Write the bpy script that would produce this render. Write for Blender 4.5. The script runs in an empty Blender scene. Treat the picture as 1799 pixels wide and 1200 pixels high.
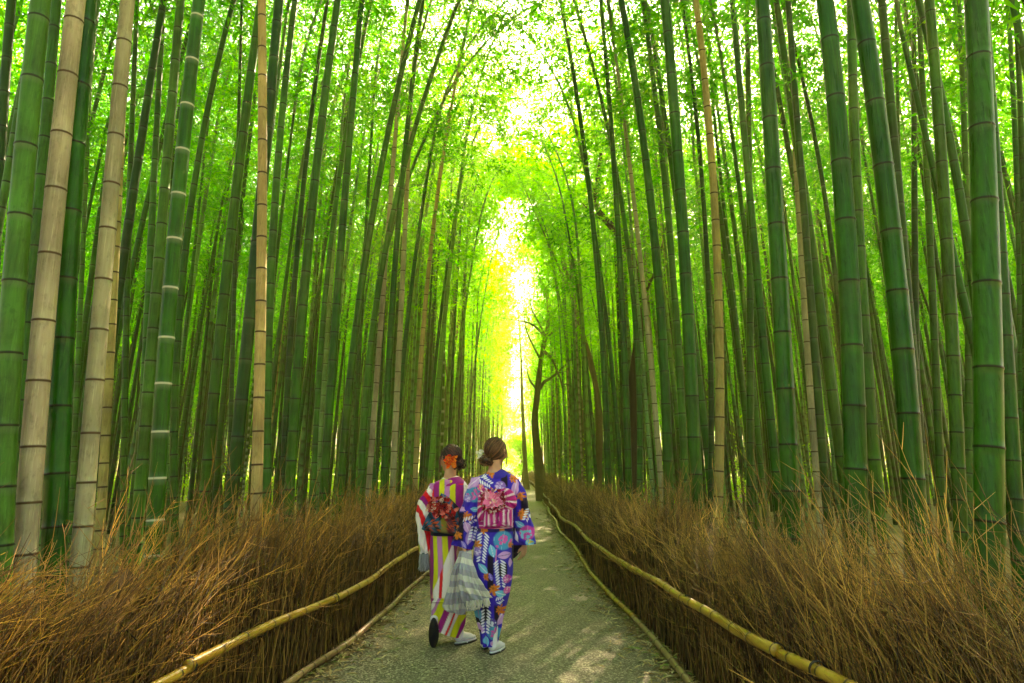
import bpy, bmesh, math, random
import numpy as np
from mathutils import Vector, Matrix, Quaternion

rng = np.random.default_rng(7)
random.seed(7)
R = math.radians
SC = bpy.context.scene
COL = SC.collection

# ------------------------------------------------------------------ camera, sky, sun, exposure
F = 1150.0 / 1799.0            # focal length / image width
HC = 1.4                       # eye height
PITCH = math.atan(222 / 1150)
cam_d = bpy.data.cameras.new('camera')
cam_d.sensor_width = 36
cam_d.lens = 36 * F
cam_d.clip_start = 0.05
cam_d.clip_end = 1000
cam = bpy.data.objects.new('camera', cam_d)
COL.objects.link(cam)
cam.location = (0, 0, HC)
cam.rotation_euler = (R(90) + PITCH, 0, 0)
SC.camera = cam

SUN_EL, SUN_AZ = R(40), R(19)          # azimuth measured from +Y towards +X
w = bpy.data.worlds.new('World')
SC.world = w
w.use_nodes = True
nt = w.node_tree
sky = nt.nodes.new('ShaderNodeTexSky')
sky.sky_type = 'NISHITA'
sky.sun_disc = False
sky.sun_elevation = SUN_EL
sky.sun_rotation = SUN_AZ
sky.dust_density = 7.0
sky.air_density = 0.7
sky.ozone_density = 0.0
nt.links.new(sky.outputs[0], nt.nodes['Background'].inputs[0])
nt.nodes['Background'].inputs[1].default_value = 0.10
sun_d = bpy.data.lights.new('sun', 'SUN')
sun_d.energy = 5.0
sun_d.angle = R(0.5)
sun_d.color = (1.0, 0.87, 0.62)
sun = bpy.data.objects.new('sun', sun_d)
COL.objects.link(sun)
sdir = Vector((math.sin(SUN_AZ) * math.cos(SUN_EL), math.cos(SUN_AZ) * math.cos(SUN_EL), math.sin(SUN_EL)))
sun.rotation_euler = sdir.to_track_quat('Z', 'Y').to_euler()
sun.location = (0, 0, 30)
SC.view_settings.view_transform = 'Standard'
SC.view_settings.look = 'None'
SC.view_settings.exposure = 3.3
SC.view_settings.gamma = 1.0
SC.view_settings.use_white_balance = True
SC.view_settings.white_balance_temperature = 7700
SC.view_settings.white_balance_tint = 16
SC.render.film_transparent = False
cy = SC.cycles
cy.max_bounces = 8
cy.diffuse_bounces = 5
cy.glossy_bounces = 2
cy.transmission_bounces = 5
cy.volume_bounces = 0
cy.transparent_max_bounces = 4
cy.sample_clamp_indirect = 6
cy.use_denoising = True
cy.caustics_reflective = False
cy.caustics_refractive = False
HAZE = 0.0046

# ------------------------------------------------------------------ helpers
CP, SP = math.cos(PITCH), math.sin(PITCH)


def ray(px, py):
    x = (px - 899.5) / 1150; z = -(py - 600) / 1150
    return np.array([x, CP - z * SP, SP + z * CP])


def at(px, py, Y):
    """world point where the sight line through a photo pixel meets the upright plane at distance Y"""
    d = ray(px, py)
    return np.array([0, 0, HC]) + d * (Y / d[1])


def project(p):
    x, y, z = p[0], p[1], p[2] - HC
    dep = y * CP + z * SP
    up = -y * SP + z * CP
    return 899.5 + 1150 * x / dep, 600 - 1150 * up / dep, dep


def smooth(a, b, x):
    t = np.clip((np.asarray(x, float) - a) / (b - a), 0, 1)
    return t * t * (3 - 2 * t)


def lin(c):
    c = np.asarray(c, float) / 255.0
    return np.where(c <= 0.04045, c / 12.92, ((c + 0.055) / 1.055) ** 2.4)


def mesh(name, V, Fc, mi=None, attrs=None, mats=(), smooth_=False):
    """V (n,3); Fc list of int arrays (m,k) ; mi list of material index per array; attrs {name: (n,4)}"""
    me = bpy.data.meshes.new(name)
    V = np.asarray(V, np.float32)
    me.vertices.add(len(V)); me.vertices.foreach_set('co', V.ravel())
    if not isinstance(Fc, (list, tuple)):
        Fc = [Fc]
    loops = np.concatenate([f.ravel() for f in Fc]).astype(np.int32)
    tot = np.concatenate([np.full(len(f), f.shape[1], np.int32) for f in Fc])
    st = np.concatenate([[0], np.cumsum(tot)[:-1]]).astype(np.int32)
    me.loops.add(len(loops)); me.loops.foreach_set('vertex_index', loops)
    me.polygons.add(len(tot)); me.polygons.foreach_set('loop_start', st); me.polygons.foreach_set('loop_total', tot)
    for m in mats: me.materials.append(m)
    if mi is not None:
        me.polygons.foreach_set('material_index', np.concatenate([np.full(len(f), k, np.int32) for f, k in zip(Fc, mi)]))
    if smooth_:
        me.polygons.foreach_set('use_smooth', np.ones(len(tot), bool))
    me.update(calc_edges=True)
    for k, a in (attrs or {}).items():
        ca = me.color_attributes.new(k, 'FLOAT_COLOR', 'POINT')
        ca.data.foreach_set('color', np.asarray(a, np.float32).ravel())
    return me


def link(name, me, parent=None, **props):
    o = bpy.data.objects.new(name, me)
    COL.objects.link(o)
    if parent is not None: o.parent = parent
    for k, v in props.items(): o[k] = v
    return o


def empty(name, loc, label, cat, group=None):
    o = bpy.data.objects.new(name, None)
    COL.objects.link(o)
    o.location = loc
    o.empty_display_size = 0.1
    o['label'] = label; o['category'] = cat
    if group: o['group'] = group
    return o


class Acc:
    """collects pieces into one mesh"""
    def __init__(s): s.V = []; s.F = []; s.M = []; s.C = []; s.n = 0
    def add(s, V, Fc, m=0, c=None):
        V = np.asarray(V, float).reshape(-1, 3)
        for f in (Fc if isinstance(Fc, (list, tuple)) else [Fc]):
            s.F.append(np.asarray(f) + s.n); s.M.append(m)
        s.V.append(V); s.n += len(V)
        if c is None: c = (1, 1, 1)
        c = np.asarray(c, float)
        if c.ndim == 1: c = np.tile(c[:3], (len(V), 1))
        s.C.append(np.concatenate([c[:, :3], np.ones((len(V), 1))], 1))
    def make(s, name, mats, parent=None, smooth_=True, **props):
        me = mesh(name, np.concatenate(s.V), s.F, s.M, {'col': np.concatenate(s.C)}, mats, smooth_)
        return link(name, me, parent, **props)


def tubes(P, Rr, sides=3, ref=None, cap=False):
    """P (K,N,3), Rr (K,N) -> verts, quads"""
    P = np.asarray(P, float); Rr = np.asarray(Rr, float)
    K, N, _ = P.shape
    T = np.gradient(P, axis=1)
    T /= np.linalg.norm(T, axis=2, keepdims=True) + 1e-9
    if ref is None: ref = np.array([0.31, 0.17, 0.93])
    ref = np.broadcast_to(np.asarray(ref, float), T.shape)
    U = np.cross(T, ref)
    bad = np.linalg.norm(U, axis=2, keepdims=True) < 0.15
    U = np.where(bad, np.cross(T, np.array([0.9, -0.3, 0.1])), U)
    U /= np.linalg.norm(U, axis=2, keepdims=True) + 1e-9
    W = np.cross(T, U)
    a = np.linspace(0, 2 * np.pi, sides, endpoint=False)
    V = P[:, :, None, :] + Rr[:, :, None, None] * (np.cos(a)[None, None, :, None] * U[:, :, None, :] + np.sin(a)[None, None, :, None] * W[:, :, None, :])
    V = V.reshape(-1, 3)
    k = np.arange(K)[:, None, None] * N * sides
    n = np.arange(N - 1)[None, :, None] * sides
    s = np.arange(sides)[None, None, :]
    s2 = (s + 1) % sides
    q = np.stack([k + n + s, k + n + s2, k + n + sides + s2, k + n + sides + s], -1).reshape(-1, 4)
    if cap and K == 1:
        return V, [q, np.arange(sides)[None, ::-1], (np.arange(sides) + (N - 1) * sides)[None, :]]
    return V, q


def quadmat(name, nodes):
    m = bpy.data.materials.new(name)
    m.use_nodes = True
    nodes(m.node_tree, m.node_tree.nodes['Principled BSDF'])
    return m


def N(nt, t, **kw):
    n = nt.nodes.new(t)
    for k, v in kw.items():
        if k in n.inputs.keys(): n.inputs[k].default_value = v
        else: setattr(n, k, v)
    return n


def ramp(nt, fac, stops):
    r = nt.nodes.new('ShaderNodeValToRGB')
    e = r.color_ramp.elements
    while len(e) < len(stops): e.new(0.5)
    for i, (p, c) in enumerate(stops):
        e[i].position = p; e[i].color = (*c, 1)
    nt.links.new(fac, r.inputs[0])
    return r.outputs[0]


def mix(nt, fac, a, b, mode='MIX'):
    m = nt.nodes.new('ShaderNodeMix'); m.data_type = 'RGBA'; m.blend_type = mode
    for sock, v in ((m.inputs[0], fac), (m.inputs[6], a), (m.inputs[7], b)):
        if isinstance(v, (int, float)): sock.default_value = v
        elif isinstance(v, (tuple, list)): sock.default_value = (*v[:3], 1)
        else: nt.links.new(v, sock)
    return m.outputs[2]


def noise(nt, scale, detail=4, vec=None, rough=0.55, stretch=None, coord='Object'):
    tc = nt.nodes.new('ShaderNodeTexCoord')
    src = tc.outputs[coord]
    if stretch:
        mp = nt.nodes.new('ShaderNodeMapping'); mp.inputs['Scale'].default_value = stretch
        nt.links.new(src, mp.inputs[0]); src = mp.outputs[0]
    n = nt.nodes.new('ShaderNodeTexNoise'); n.inputs['Scale'].default_value = scale
    n.inputs['Detail'].default_value = detail; n.inputs['Roughness'].default_value = rough
    nt.links.new(src, n.inputs['Vector'])
    return n.outputs['Fac']


def math_(nt, op, a, b=0.5, c=None):
    m = nt.nodes.new('ShaderNodeMath'); m.operation = op
    for i, v in enumerate((a, b) if c is None else (a, b, c)):
        if isinstance(v, (int, float)): m.inputs[i].default_value = v
        else: nt.links.new(v, m.inputs[i])
    return m.outputs[0]


# ------------------------------------------------------------------ materials
def culm_mat(name, c1, c2, ringc, powder, rough, patch=0.35):
    def f(nt, b):
        at_ = N(nt, 'ShaderNodeAttribute', attribute_name='mark')
        sep = nt.nodes.new('ShaderNodeSeparateColor'); nt.links.new(at_.outputs['Color'], sep.inputs[0])
        oi = nt.nodes.new('ShaderNodeObjectInfo')
        n1 = noise(nt, 9, 5, stretch=(6, 6, 0.45))
        n2 = noise(nt, 1.6, 3)
        base = mix(nt, ramp(nt, n1, [(0.3, (0, 0, 0)), (0.7, (1, 1, 1))]), c1, c2)
        base = mix(nt, math_(nt, 'MULTIPLY', oi.outputs['Random'], 0.45), base, tuple(0.5 * x for x in c1))
        val = math_(nt, 'MULTIPLY_ADD', sep.outputs['Blue'], 0.5, 0.72)
        hv = nt.nodes.new('ShaderNodeHueSaturation')
        nt.links.new(base, hv.inputs['Color']); nt.links.new(val, hv.inputs['Value'])
        hm = math_(nt, 'MULTIPLY_ADD', oi.outputs['Random'], 0.05, 0.475)
        nt.links.new(hm, hv.inputs['Hue'])
        base = hv.outputs[0]
        blotch = ramp(nt, n2, [(0.5, (0, 0, 0)), (0.68, (1, 1, 1))])
        base = mix(nt, math_(nt, 'MULTIPLY', blotch, patch), base, tuple(min(1, x * 1.6 + q) for x, q in zip(c2, (0.006, 0.02, 0.0))))
        n3 = noise(nt, 26, 6, rough=0.7, stretch=(1, 1, 0.5))
        dirt = ramp(nt, n3, [(0.52, (0, 0, 0)), (0.66, (1, 1, 1))])
        base = mix(nt, math_(nt, 'MULTIPLY', dirt, 0.45), base, tuple(0.4 * x for x in c1))
        n4 = noise(nt, 30, 4, rough=0.6, stretch=(5, 5, 0.12))
        base = mix(nt, math_(nt, 'MULTIPLY', ramp(nt, n4, [(0.56, (0, 0, 0)), (0.70, (1, 1, 1))]), 0.35), base, tuple(min(1, x * 1.9 + 0.01) for x in c2))
        n5 = noise(nt, 3.5, 5, rough=0.75)
        base = mix(nt, math_(nt, 'MULTIPLY', ramp(nt, n5, [(0.58, (0, 0, 0)), (0.66, (1, 1, 1))]), 0.12), base, tuple(min(1, x * 0.6 + q) for x, q in zip(c2, (0.09, 0.11, 0.05))))
        base = mix(nt, math_(nt, 'MULTIPLY', sep.outputs['Green'], powder), base, (0.42, 0.5, 0.4))
        base = mix(nt, sep.outputs['Red'], base, ringc)
        nt.links.new(base, b.inputs['Base Color'])
        rr = math_(nt, 'MULTIPLY_ADD', n1, 0.3, rough - 0.06)
        nt.links.new(rr, b.inputs['Roughness'])
        b.inputs['Specular IOR Level'].default_value = 0.2
        bp = nt.nodes.new('ShaderNodeBump'); bp.inputs['Strength'].default_value = 0.12; bp.inputs['Distance'].default_value = 0.004
        nt.links.new(n1, bp.inputs['Height']); nt.links.new(bp.outputs[0], b.inputs['Normal'])
    return quadmat(name, f)


M_GREEN = culm_mat('culm_green', (0.006, 0.056, 0.0002), (0.020, 0.125, 0.0008), (0.012, 0.010, 0.003), 0.06, 0.22)
M_BLUE = culm_mat('culm_bluegreen', (0.014, 0.088, 0.005), (0.042, 0.170, 0.016), (0.015, 0.018, 0.006), 0.12, 0.32, 0.5)
M_WRING = culm_mat('culm_white_ringed', (0.008, 0.064, 0.0004), (0.022, 0.13, 0.001), (0.5, 0.5, 0.36), 0.2, 0.28)
M_DARK = culm_mat('culm_dark', (0.005, 0.034, 0.0002), (0.012, 0.072, 0.0005), (0.012, 0.010, 0.004), 0.1, 0.25)
M_BEIGE = culm_mat('culm_dead_beige', (0.33, 0.27, 0.15), (0.42, 0.37, 0.23), (0.07, 0.035, 0.015), 0.15, 0.55, 0.25)
M_STRAW = culm_mat('culm_dead_straw', (0.36, 0.25, 0.08), (0.45, 0.34, 0.13), (0.05, 0.022, 0.01), 0.1, 0.5, 0.25)
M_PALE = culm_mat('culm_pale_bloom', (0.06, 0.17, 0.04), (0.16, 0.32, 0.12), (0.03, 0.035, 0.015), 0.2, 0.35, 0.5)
M_GLOW = culm_mat('culm_glow_yellow_green', (0.065, 0.21, 0.014), (0.16, 0.36, 0.05), (0.07, 0.09, 0.015), 0.12, 0.3)  # lighter and yellower: glow of the central vista put into the culm colour
CM = {'y': M_GLOW, 'p': M_PALE, 'g': M_GREEN, 'b': M_BLUE, 'w': M_WRING, 'd': M_DARK, 'B': M_BEIGE, 'S': M_STRAW}


def leaf_mat(name, cs, tr=0.6):
    def f(nt, b):
        oi = nt.nodes.new('ShaderNodeObjectInfo')
        gm = nt.nodes.new('ShaderNodeNewGeometry')
        n1 = nt.nodes.new('ShaderNodeTexNoise'); n1.inputs['Scale'].default_value = 0.55; n1.inputs['Detail'].default_value = 3
        nt.links.new(gm.outputs['Position'], n1.inputs['Vector'])
        rr = gm.outputs['Random Per Island']
        t = math_(nt, 'MULTIPLY_ADD', rr, 0.55, math_(nt, 'MULTIPLY_ADD', oi.outputs['Random'], 0.25, math_(nt, 'MULTIPLY_ADD', n1.outputs['Fac'], 0.9, -0.32)))
        col = ramp(nt, t, [(0.1, cs[0]), (0.5, cs[1]), (0.95, cs[2])])
        nt.links.new(col, b.inputs['Base Color'])
        b.inputs['Roughness'].default_value = 0.6
        b.inputs['Specular IOR Level'].default_value = 0.12
        tl = nt.nodes.new('ShaderNodeBsdfTranslucent')
        col2 = mix(nt, 1.0, col, (0.80, 1.32, 0.08), 'MULTIPLY')
        nt.links.new(col2, tl.inputs[0])
        mx = nt.nodes.new('ShaderNodeMixShader'); mx.inputs[0].default_value = tr
        out = nt.nodes['Material Output']
        nt.links.new(b.outputs[0], mx.inputs[1]); nt.links.new(tl.outputs[0], mx.inputs[2]); nt.links.new(mx.outputs[0], out.inputs[0])
    return quadmat(name, f)


M_LEAF = leaf_mat('bamboo_leaf', [(0.014, 0.20, 0.0003), (0.06, 0.36, 0.0006), (0.30, 0.55, 0.003)])
M_LEAFM = leaf_mat('bamboo_leaf_glow', [(0.08, 0.34, 0.0005), (0.22, 0.52, 0.001), (0.50, 0.68, 0.006)])  # yellower leaves, the central glow painted into their colour
M_LEAFY = leaf_mat('tree_leaf', [(0.20, 0.48, 0.002), (0.42, 0.66, 0.004), (0.70, 0.78, 0.015)])
M_TWIG = quadmat('twig_green', lambda nt, b: (b.inputs['Base Color'].__setattr__('default_value', (0.07, 0.13, 0.03, 1)), b.inputs['Roughness'].__setattr__('default_value', 0.6)))


def col_mat(name, rough=0.7, spec=0.3, weave=0.0, sheen=0.0, transl=0.0, vary=0.0, noise_scale=3):
    def f(nt, b):
        a = N(nt, 'ShaderNodeAttribute', attribute_name='col')
        c = a.outputs['Color']
        if vary:
            n = noise(nt, noise_scale, 4)
            h = nt.nodes.new('ShaderNodeHueSaturation')
            nt.links.new(c, h.inputs['Color'])
            nt.links.new(math_(nt, 'MULTIPLY_ADD', n, vary * 2, 1 - vary), h.inputs['Value'])
            c = h.outputs[0]
        nt.links.new(c, b.inputs['Base Color'])
        b.inputs['Roughness'].default_value = rough
        b.inputs['Specular IOR Level'].default_value = spec
        if sheen: b.inputs['Sheen Weight'].default_value = sheen
        if weave:
            n = noise(nt, 60, 3)
            bp = nt.nodes.new('ShaderNodeBump'); bp.inputs['Strength'].default_value = weave; bp.inputs['Distance'].default_value = 0.004
            nt.links.new(n, bp.inputs['Height']); nt.links.new(bp.outputs[0], b.inputs['Normal'])
    return quadmat(name, f)


M_BRUSH = col_mat('brushwood', 0.6, 0.3)
M_CLOTH = col_mat('printed_cloth', 0.75, 0.2, 0.25, 0.1)
M_SKIN = col_mat('skin', 0.5, 0.4)
M_HAIR = col_mat('hair_strands', 0.42, 0.3)
M_PLAIN = col_mat('plain_painted', 0.6, 0.3)
M_BARK = col_mat('bark', 0.85, 0.2, 0.8, vary=0.4, noise_scale=6)


def asphalt(nt, b):
    tc = nt.nodes.new('ShaderNodeTexCoord')
    v = nt.nodes.new('ShaderNodeTexVoronoi'); v.inputs['Scale'].default_value = 95
    nt.links.new(tc.outputs['Object'], v.inputs['Vector'])
    sep = nt.nodes.new('ShaderNodeSeparateColor'); nt.links.new(v.outputs['Color'], sep.inputs[0])
    grit = ramp(nt, sep.outputs[0], [(0.0, (0.045, 0.038, 0.02)), (0.45, (0.13, 0.11, 0.07)), (0.75, (0.26, 0.22, 0.14)), (1.0, (0.62, 0.53, 0.36))])
    n = noise(nt, 0.9, 5)
    n2 = noise(nt, 4.5, 4)
    c = mix(nt, 0.18, grit, (0.135, 0.110, 0.062))
    c = mix(nt, ramp(nt, n, [(0.35, (0, 0, 0)), (0.7, (1, 1, 1))]), c, mix(nt, 0.35, c, (0.23, 0.2, 0.11)))
    c = mix(nt, ramp(nt, n2, [(0.5, (0, 0, 0)), (0.8, (0.5, 0.5, 0.5))]), c, mix(nt, 0.5, c, (0.05, 0.04, 0.022)))
    nt.links.new(c, b.inputs['Base Color'])
    b.inputs['Roughness'].default_value = 0.75
    b.inputs['Specular IOR Level'].default_value = 0.3
    bp = nt.nodes.new('ShaderNodeBump'); bp.inputs['Strength'].default_value = 0.5; bp.inputs['Distance'].default_value = 0.004
    nt.links.new(v.outputs['Distance'], bp.inputs['Height']); nt.links.new(bp.outputs[0], b.inputs['Normal'])


M_PATH = quadmat('path_surface', asphalt)


def litter(nt, b):
    n = noise(nt, 22, 6, rough=0.75)
    n2 = noise(nt, 1.3, 4)
    c = ramp(nt, n, [(0.3, (0.06, 0.035, 0.012)), (0.5, (0.24, 0.16, 0.06)), (0.7, (0.45, 0.34, 0.16))])
    c = mix(nt, ramp(nt, n2, [(0.45, (0, 0, 0)), (0.7, (0.6, 0.6, 0.6))]), c, (0.10, 0.075, 0.025))
    nt.links.new(c, b.inputs['Base Color']); b.inputs['Roughness'].default_value = 0.95
    bp = nt.nodes.new('ShaderNodeBump'); bp.inputs['Strength'].default_value = 0.8; bp.inputs['Distance'].default_value = 0.03
    nt.links.new(n, bp.inputs['Height']); nt.links.new(bp.outputs[0], b.inputs['Normal'])


M_GROUND = quadmat('leaf_litter_ground', litter)

# ------------------------------------------------------------------ the path and the ground
LY = np.array([-14, 0, 3.3, 4.5, 5.3, 8.8, 13.9, 28, 45, 58, 66, 78, 95, 120])
LX = np.array([-2.2, -1.85, -1.6, -1.45, -1.36, -1.12, -1.02, -0.92, -0.45, 0.0, -0.3, -2.2, -8, -20])
RY = np.array([-14, 0, 2.7, 4.5, 5.6, 7.3, 15, 24, 40, 55, 66, 78, 95, 120])
RX = np.array([2.0, 1.55, 1.3, 1.18, 1.15, 1.09, 1.10, 1.26, 1.5, 1.55, 1.2, -0.3, -6, -18])
XL = lambda y: np.interp(y, LY, LX) + 0.03 * np.sin(np.asarray(y) * 1.3)
XR = lambda y: np.interp(y, RY, RX) + 0.03 * np.sin(np.asarray(y) * 1.1 + 1)

g = np.linspace(-300, 300, 61)
gx, gy = np.meshgrid(g, g + 100)
far = np.hypot(gx, gy - 30)
gz = np.where(far > 90, (far - 90) * 0.03, 0) - 0.006
V = np.stack([gx, gy, gz], -1).reshape(-1, 3)
i, j = np.meshgrid(np.arange(60), np.arange(60))
a = (j * 61 + i).ravel()
link('ground', mesh('ground', V, np.stack([a, a + 1, a + 62, a + 61], -1), mats=[M_GROUND]), kind='structure')

ys = np.concatenate([np.arange(-14, 30, 0.25), np.arange(30, 100, 1.0)])
us = np.linspace(0, 1, 9)
V = []
for y in ys:
    l, r = XL(y) + 0.10 + 0.03 * math.sin(y * 5.1), XR(y) - 0.10 - 0.03 * math.sin(y * 4.3)
    for u in us:
        V.append((l + (r - l) * u, y, 0.002 + 0.022 * (1 - (2 * u - 1) ** 2)))
n = len(us)
q = [(k * n + m, k * n + m + 1, (k + 1) * n + m + 1, (k + 1) * n + m) for k in range(len(ys) - 1) for m in range(n - 1)]
link('path', mesh('path', V, np.array(q), mats=[M_PATH], smooth_=True), kind='structure')
M_JOINT = quadmat('joint_line', lambda nt, b: b.inputs['Base Color'].__setattr__('default_value', (0.5, 0.5, 0.4, 1)))
for yy in (14.6, 16.6):
    x0, x1 = 0.0, XR(yy) - 0.25
    xs_ = np.linspace(x0, x1, 8)
    mid = (XL(yy) + XR(yy)) / 2; hw = (XR(yy) - XL(yy)) / 2 - 0.1
    zz = 0.002 + 0.022 * (1 - ((xs_ - mid) / hw) ** 2) + 0.004
    V = np.array([(x, yy + dy, z) for dy in (0, 0.035) for x, z in zip(xs_, zz)])
    link('path_joint', mesh('path_joint', V, np.array([(k, k + 1, k + 9, k + 8) for k in range(7)]), mats=[M_JOINT]), kind='structure')


# fallen leaves along both edges of the path and inside the grove
def kite_leaves(base, direc, length, width, up=None, curl=0.25):
    K = len(base)
    d = direc / (np.linalg.norm(direc, axis=1, keepdims=True) + 1e-9)
    if up is None: up = rng.normal(size=(K, 3))
    s = np.cross(d, up); s /= np.linalg.norm(s, axis=1, keepdims=True) + 1e-9
    nrm = np.cross(s, d)
    L = length[:, None]; W = width[:, None]
    A = base
    B = base + d * L * 0.4 + s * W * 0.5 + nrm * L * curl * 0.18
    C = base + d * L + nrm * (-L * curl * 0.4)
    D = base + d * L * 0.4 - s * W * 0.5 + nrm * L * curl * 0.18
    V = np.stack([A, B, C, D], 1).reshape(-1, 3)
    return V, np.arange(K * 4).reshape(-1, 4)


def litter_field(name, n, fn):
    pos = fn(n)
    ang = rng.uniform(0, 6.28, n)
    d = np.stack([np.cos(ang), np.sin(ang), rng.normal(0, 0.12, n)], 1)
    up = np.stack([rng.normal(0, 0.25, n), rng.normal(0, 0.25, n), np.ones(n)], 1)
    V, q = kite_leaves(pos, d, rng.uniform(0.05, 0.11, n), rng.uniform(0.008, 0.018, n), up)
    pal = np.array([(0.42, 0.30, 0.12), (0.30, 0.19, 0.06), (0.55, 0.45, 0.22), (0.16, 0.10, 0.04), (0.20, 0.27, 0.05)])
    c = np.repeat(pal[rng.choice(5, n, p=[.3, .25, .2, .15, .1])], 4, 0)
    me = mesh(name, V, q, attrs={'col': np.concatenate([c, np.ones((len(c), 1))], 1)}, mats=[M_BRUSH])
    link(name, me, kind='stuff', label='dry fallen bamboo leaves lying along the path edges and grove floor', category='fallen leaves')


def edge_pos(n):
    y = 1.5 + 22 * rng.random(n) ** 1.8
    side = rng.random(n) < 0.5
    e = rng.exponential(0.11, n) - 0.04
    x = np.where(side, XL(y) + 0.02 + e, XR(y) - 0.02 - e)
    return np.stack([x, y, rng.uniform(0.012, 0.035, n)], 1)


def grove_pos(n):
    y = 1 + 28 * rng.random(n)
    side = rng.random(n) < 0.35
    e = 0.4 + 9 * rng.random(n) ** 1.3
    x = np.where(side, XL(y) - e, XR(y) + e)
    return np.stack([x, y, rng.uniform(0.0, 0.04, n)], 1)


litter_field('fallen_leaves', 42000, lambda n: np.concatenate([edge_pos(12000), grove_pos(n - 12000)]))

# ------------------------------------------------------------------ bamboo
def culm_mesh(path, L, D, style, near=True, seed=0):
    """path(z)->(x,y) local; culm from z=0 to L"""
    rs = np.random.default_rng(seed)
    z = 0.06; zs = []
    while z < L:
        zs.append(z)
        z += D * (1.3 + 1.5 * min(1, z / 1.6) + 0.9 * min(1, z / 7.0)) * rs.uniform(0.92, 1.08)
    rows = [(-0.25, 1, 0, 0, 0.5)]
    for k, zn in enumerate(zs):
        b = rs.random()
        if near:
            rows += [(zn - 0.055, 1.0, 0, 0.0, b), (zn - 0.010, 1.0, 0, 1.0, b), (zn - 0.0045, 1.045, 1, 0.5, b), (zn + 0.0035, 1.05, 1, 0, b), (zn + 0.011, 1.0, 0, 0.2, b), (zn + 0.05, 0.99, 0, 0, b)]
        else:
            rows += [(zn - 0.09, 1.0, 0, 0.0, b), (zn - 0.011, 1.02, .75, 0.5, b), (zn + 0.009, 1.02, .75, 0.2, b), (zn + 0.05, 1.0, 0, 0, b)]
    rows.append((L, 1, 0, 0, 0.5))
    rows = np.array(rows)
    zz = rows[:, 0]
    x, y = path(zz)
    r = D / 2 * rows[:, 1] * (1 - 0.42 * np.clip(zz / L, 0, 1) ** 1.6)
    P = np.stack([x, y, zz], 1)[None]
    sides = 14 if near else 7
    V, q = tubes(P, r[None], sides, ref=(0.02, 1, 0.01))
    at_ = np.repeat(np.stack([rows[:, 2], rows[:, 3], rows[:, 4], np.ones(len(rows))], 1), sides, 0)
    return V, q, at_


def crown_mesh(seed, Lc=6.6, leaves_scale=1.0, leafmat=None, big=1.0, dens=1.0, low=2.2, wide=1.0, arch=None):
    rs = np.random.default_rng(seed)
    acc = Acc()
    zt = np.linspace(0, 1, 12)
    bend = rs.uniform(0.8, 2.2) if arch is None else arch
    stem = np.stack([bend * zt ** 2.3, 0.15 * np.sin(zt * 3), Lc * zt * (1 - 0.12 * zt ** 3)], 1)
    acc.add(*tubes(stem[None], (0.032 * (1 - 0.85 * zt))[None], 5), m=0)
    nodes = np.arange(-low, Lc, 0.30)
    B = []; Rb = []; lp = []; ld = []
    for zn in nodes:
        t = np.clip(zn / Lc, 0, 1)
        c = np.array([np.interp(t, zt, stem[:, 0]), np.interp(t, zt, stem[:, 1]), zn if zn < 0 else np.interp(t, zt, stem[:, 2])])
        az0 = rs.uniform(0, 6.28)
        if zn < 0 and rs.random() < 0.45: continue
        for s in range(2):
            az = az0 + s * 2.2 + rs.normal(0, .3)
            l = wide * rs.uniform(0.75, 1.25) * (0.75 if zn < 0 else (1.25 - 0.75 * t ** 2)) * 1.15
            h = np.array([math.cos(az), math.sin(az), 0])
            u = np.linspace(0, 1, 6)[:, None]
            p = c + h * l * u + np.array([0, 0, 1]) * l * (0.75 * u - 0.85 * u ** 2.2)
            B.append(p); Rb.append(0.006 * (1 - 0.8 * u[:, 0]))
            nc = max(4, int(l * 9.5 * dens))
            for q_ in range(nc):
                uu = rs.uniform(0.2, 1.02)
                pc = c + h * l * uu + np.array([0, 0, 1]) * l * (0.75 * uu - 0.85 * uu ** 2.2) + rs.normal(0, 0.10, 3)
                k = rs.integers(5, 9)
                for m in range(k):
                    lp.append(pc + rs.normal(0, 0.045, 3))
                    dd = np.array([rs.normal(), rs.normal(), rs.normal(-0.5, 0.5)]) + h * 0.5
                    ld.append(dd)
    acc.add(*tubes(np.array(B), np.array(Rb), 3), m=0)
    lp = np.array(lp); ld = np.array(ld); K = len(lp)
    Vv, q = kite_leaves(lp, ld, rs.uniform(0.09, 0.165, K) * big, rs.uniform(0.019, 0.032, K) * big)
    acc.add(Vv, q, m=1)
    me = mesh('crown', np.concatenate(acc.V), acc.F, acc.M, None, [M_TWIG, leafmat or M_LEAF])
    return me, stem


CROWNS = [crown_mesh(100 + k)[0] for k in range(7)]
GLOW_CROWNS = [crown_mesh(300 + k, leafmat=M_LEAFM, dens=0.62)[0] for k in range(4)] + [crown_mesh(320 + k, Lc=6.5, arch=2.8 + 0.6 * k, wide=1.25, leafmat=M_LEAFM, dens=0.7)[0] for k in range(3)]  # crowns tinted with the glow along the path, thinner in leaf
ARCH = [crown_mesh(200 + k, Lc=6.5, arch=3.2 + 0.6 * k, wide=1.25)[0] for k in range(3)]
print('crown leaves', len(CROWNS[0].polygons))
near_count = 0


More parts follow.
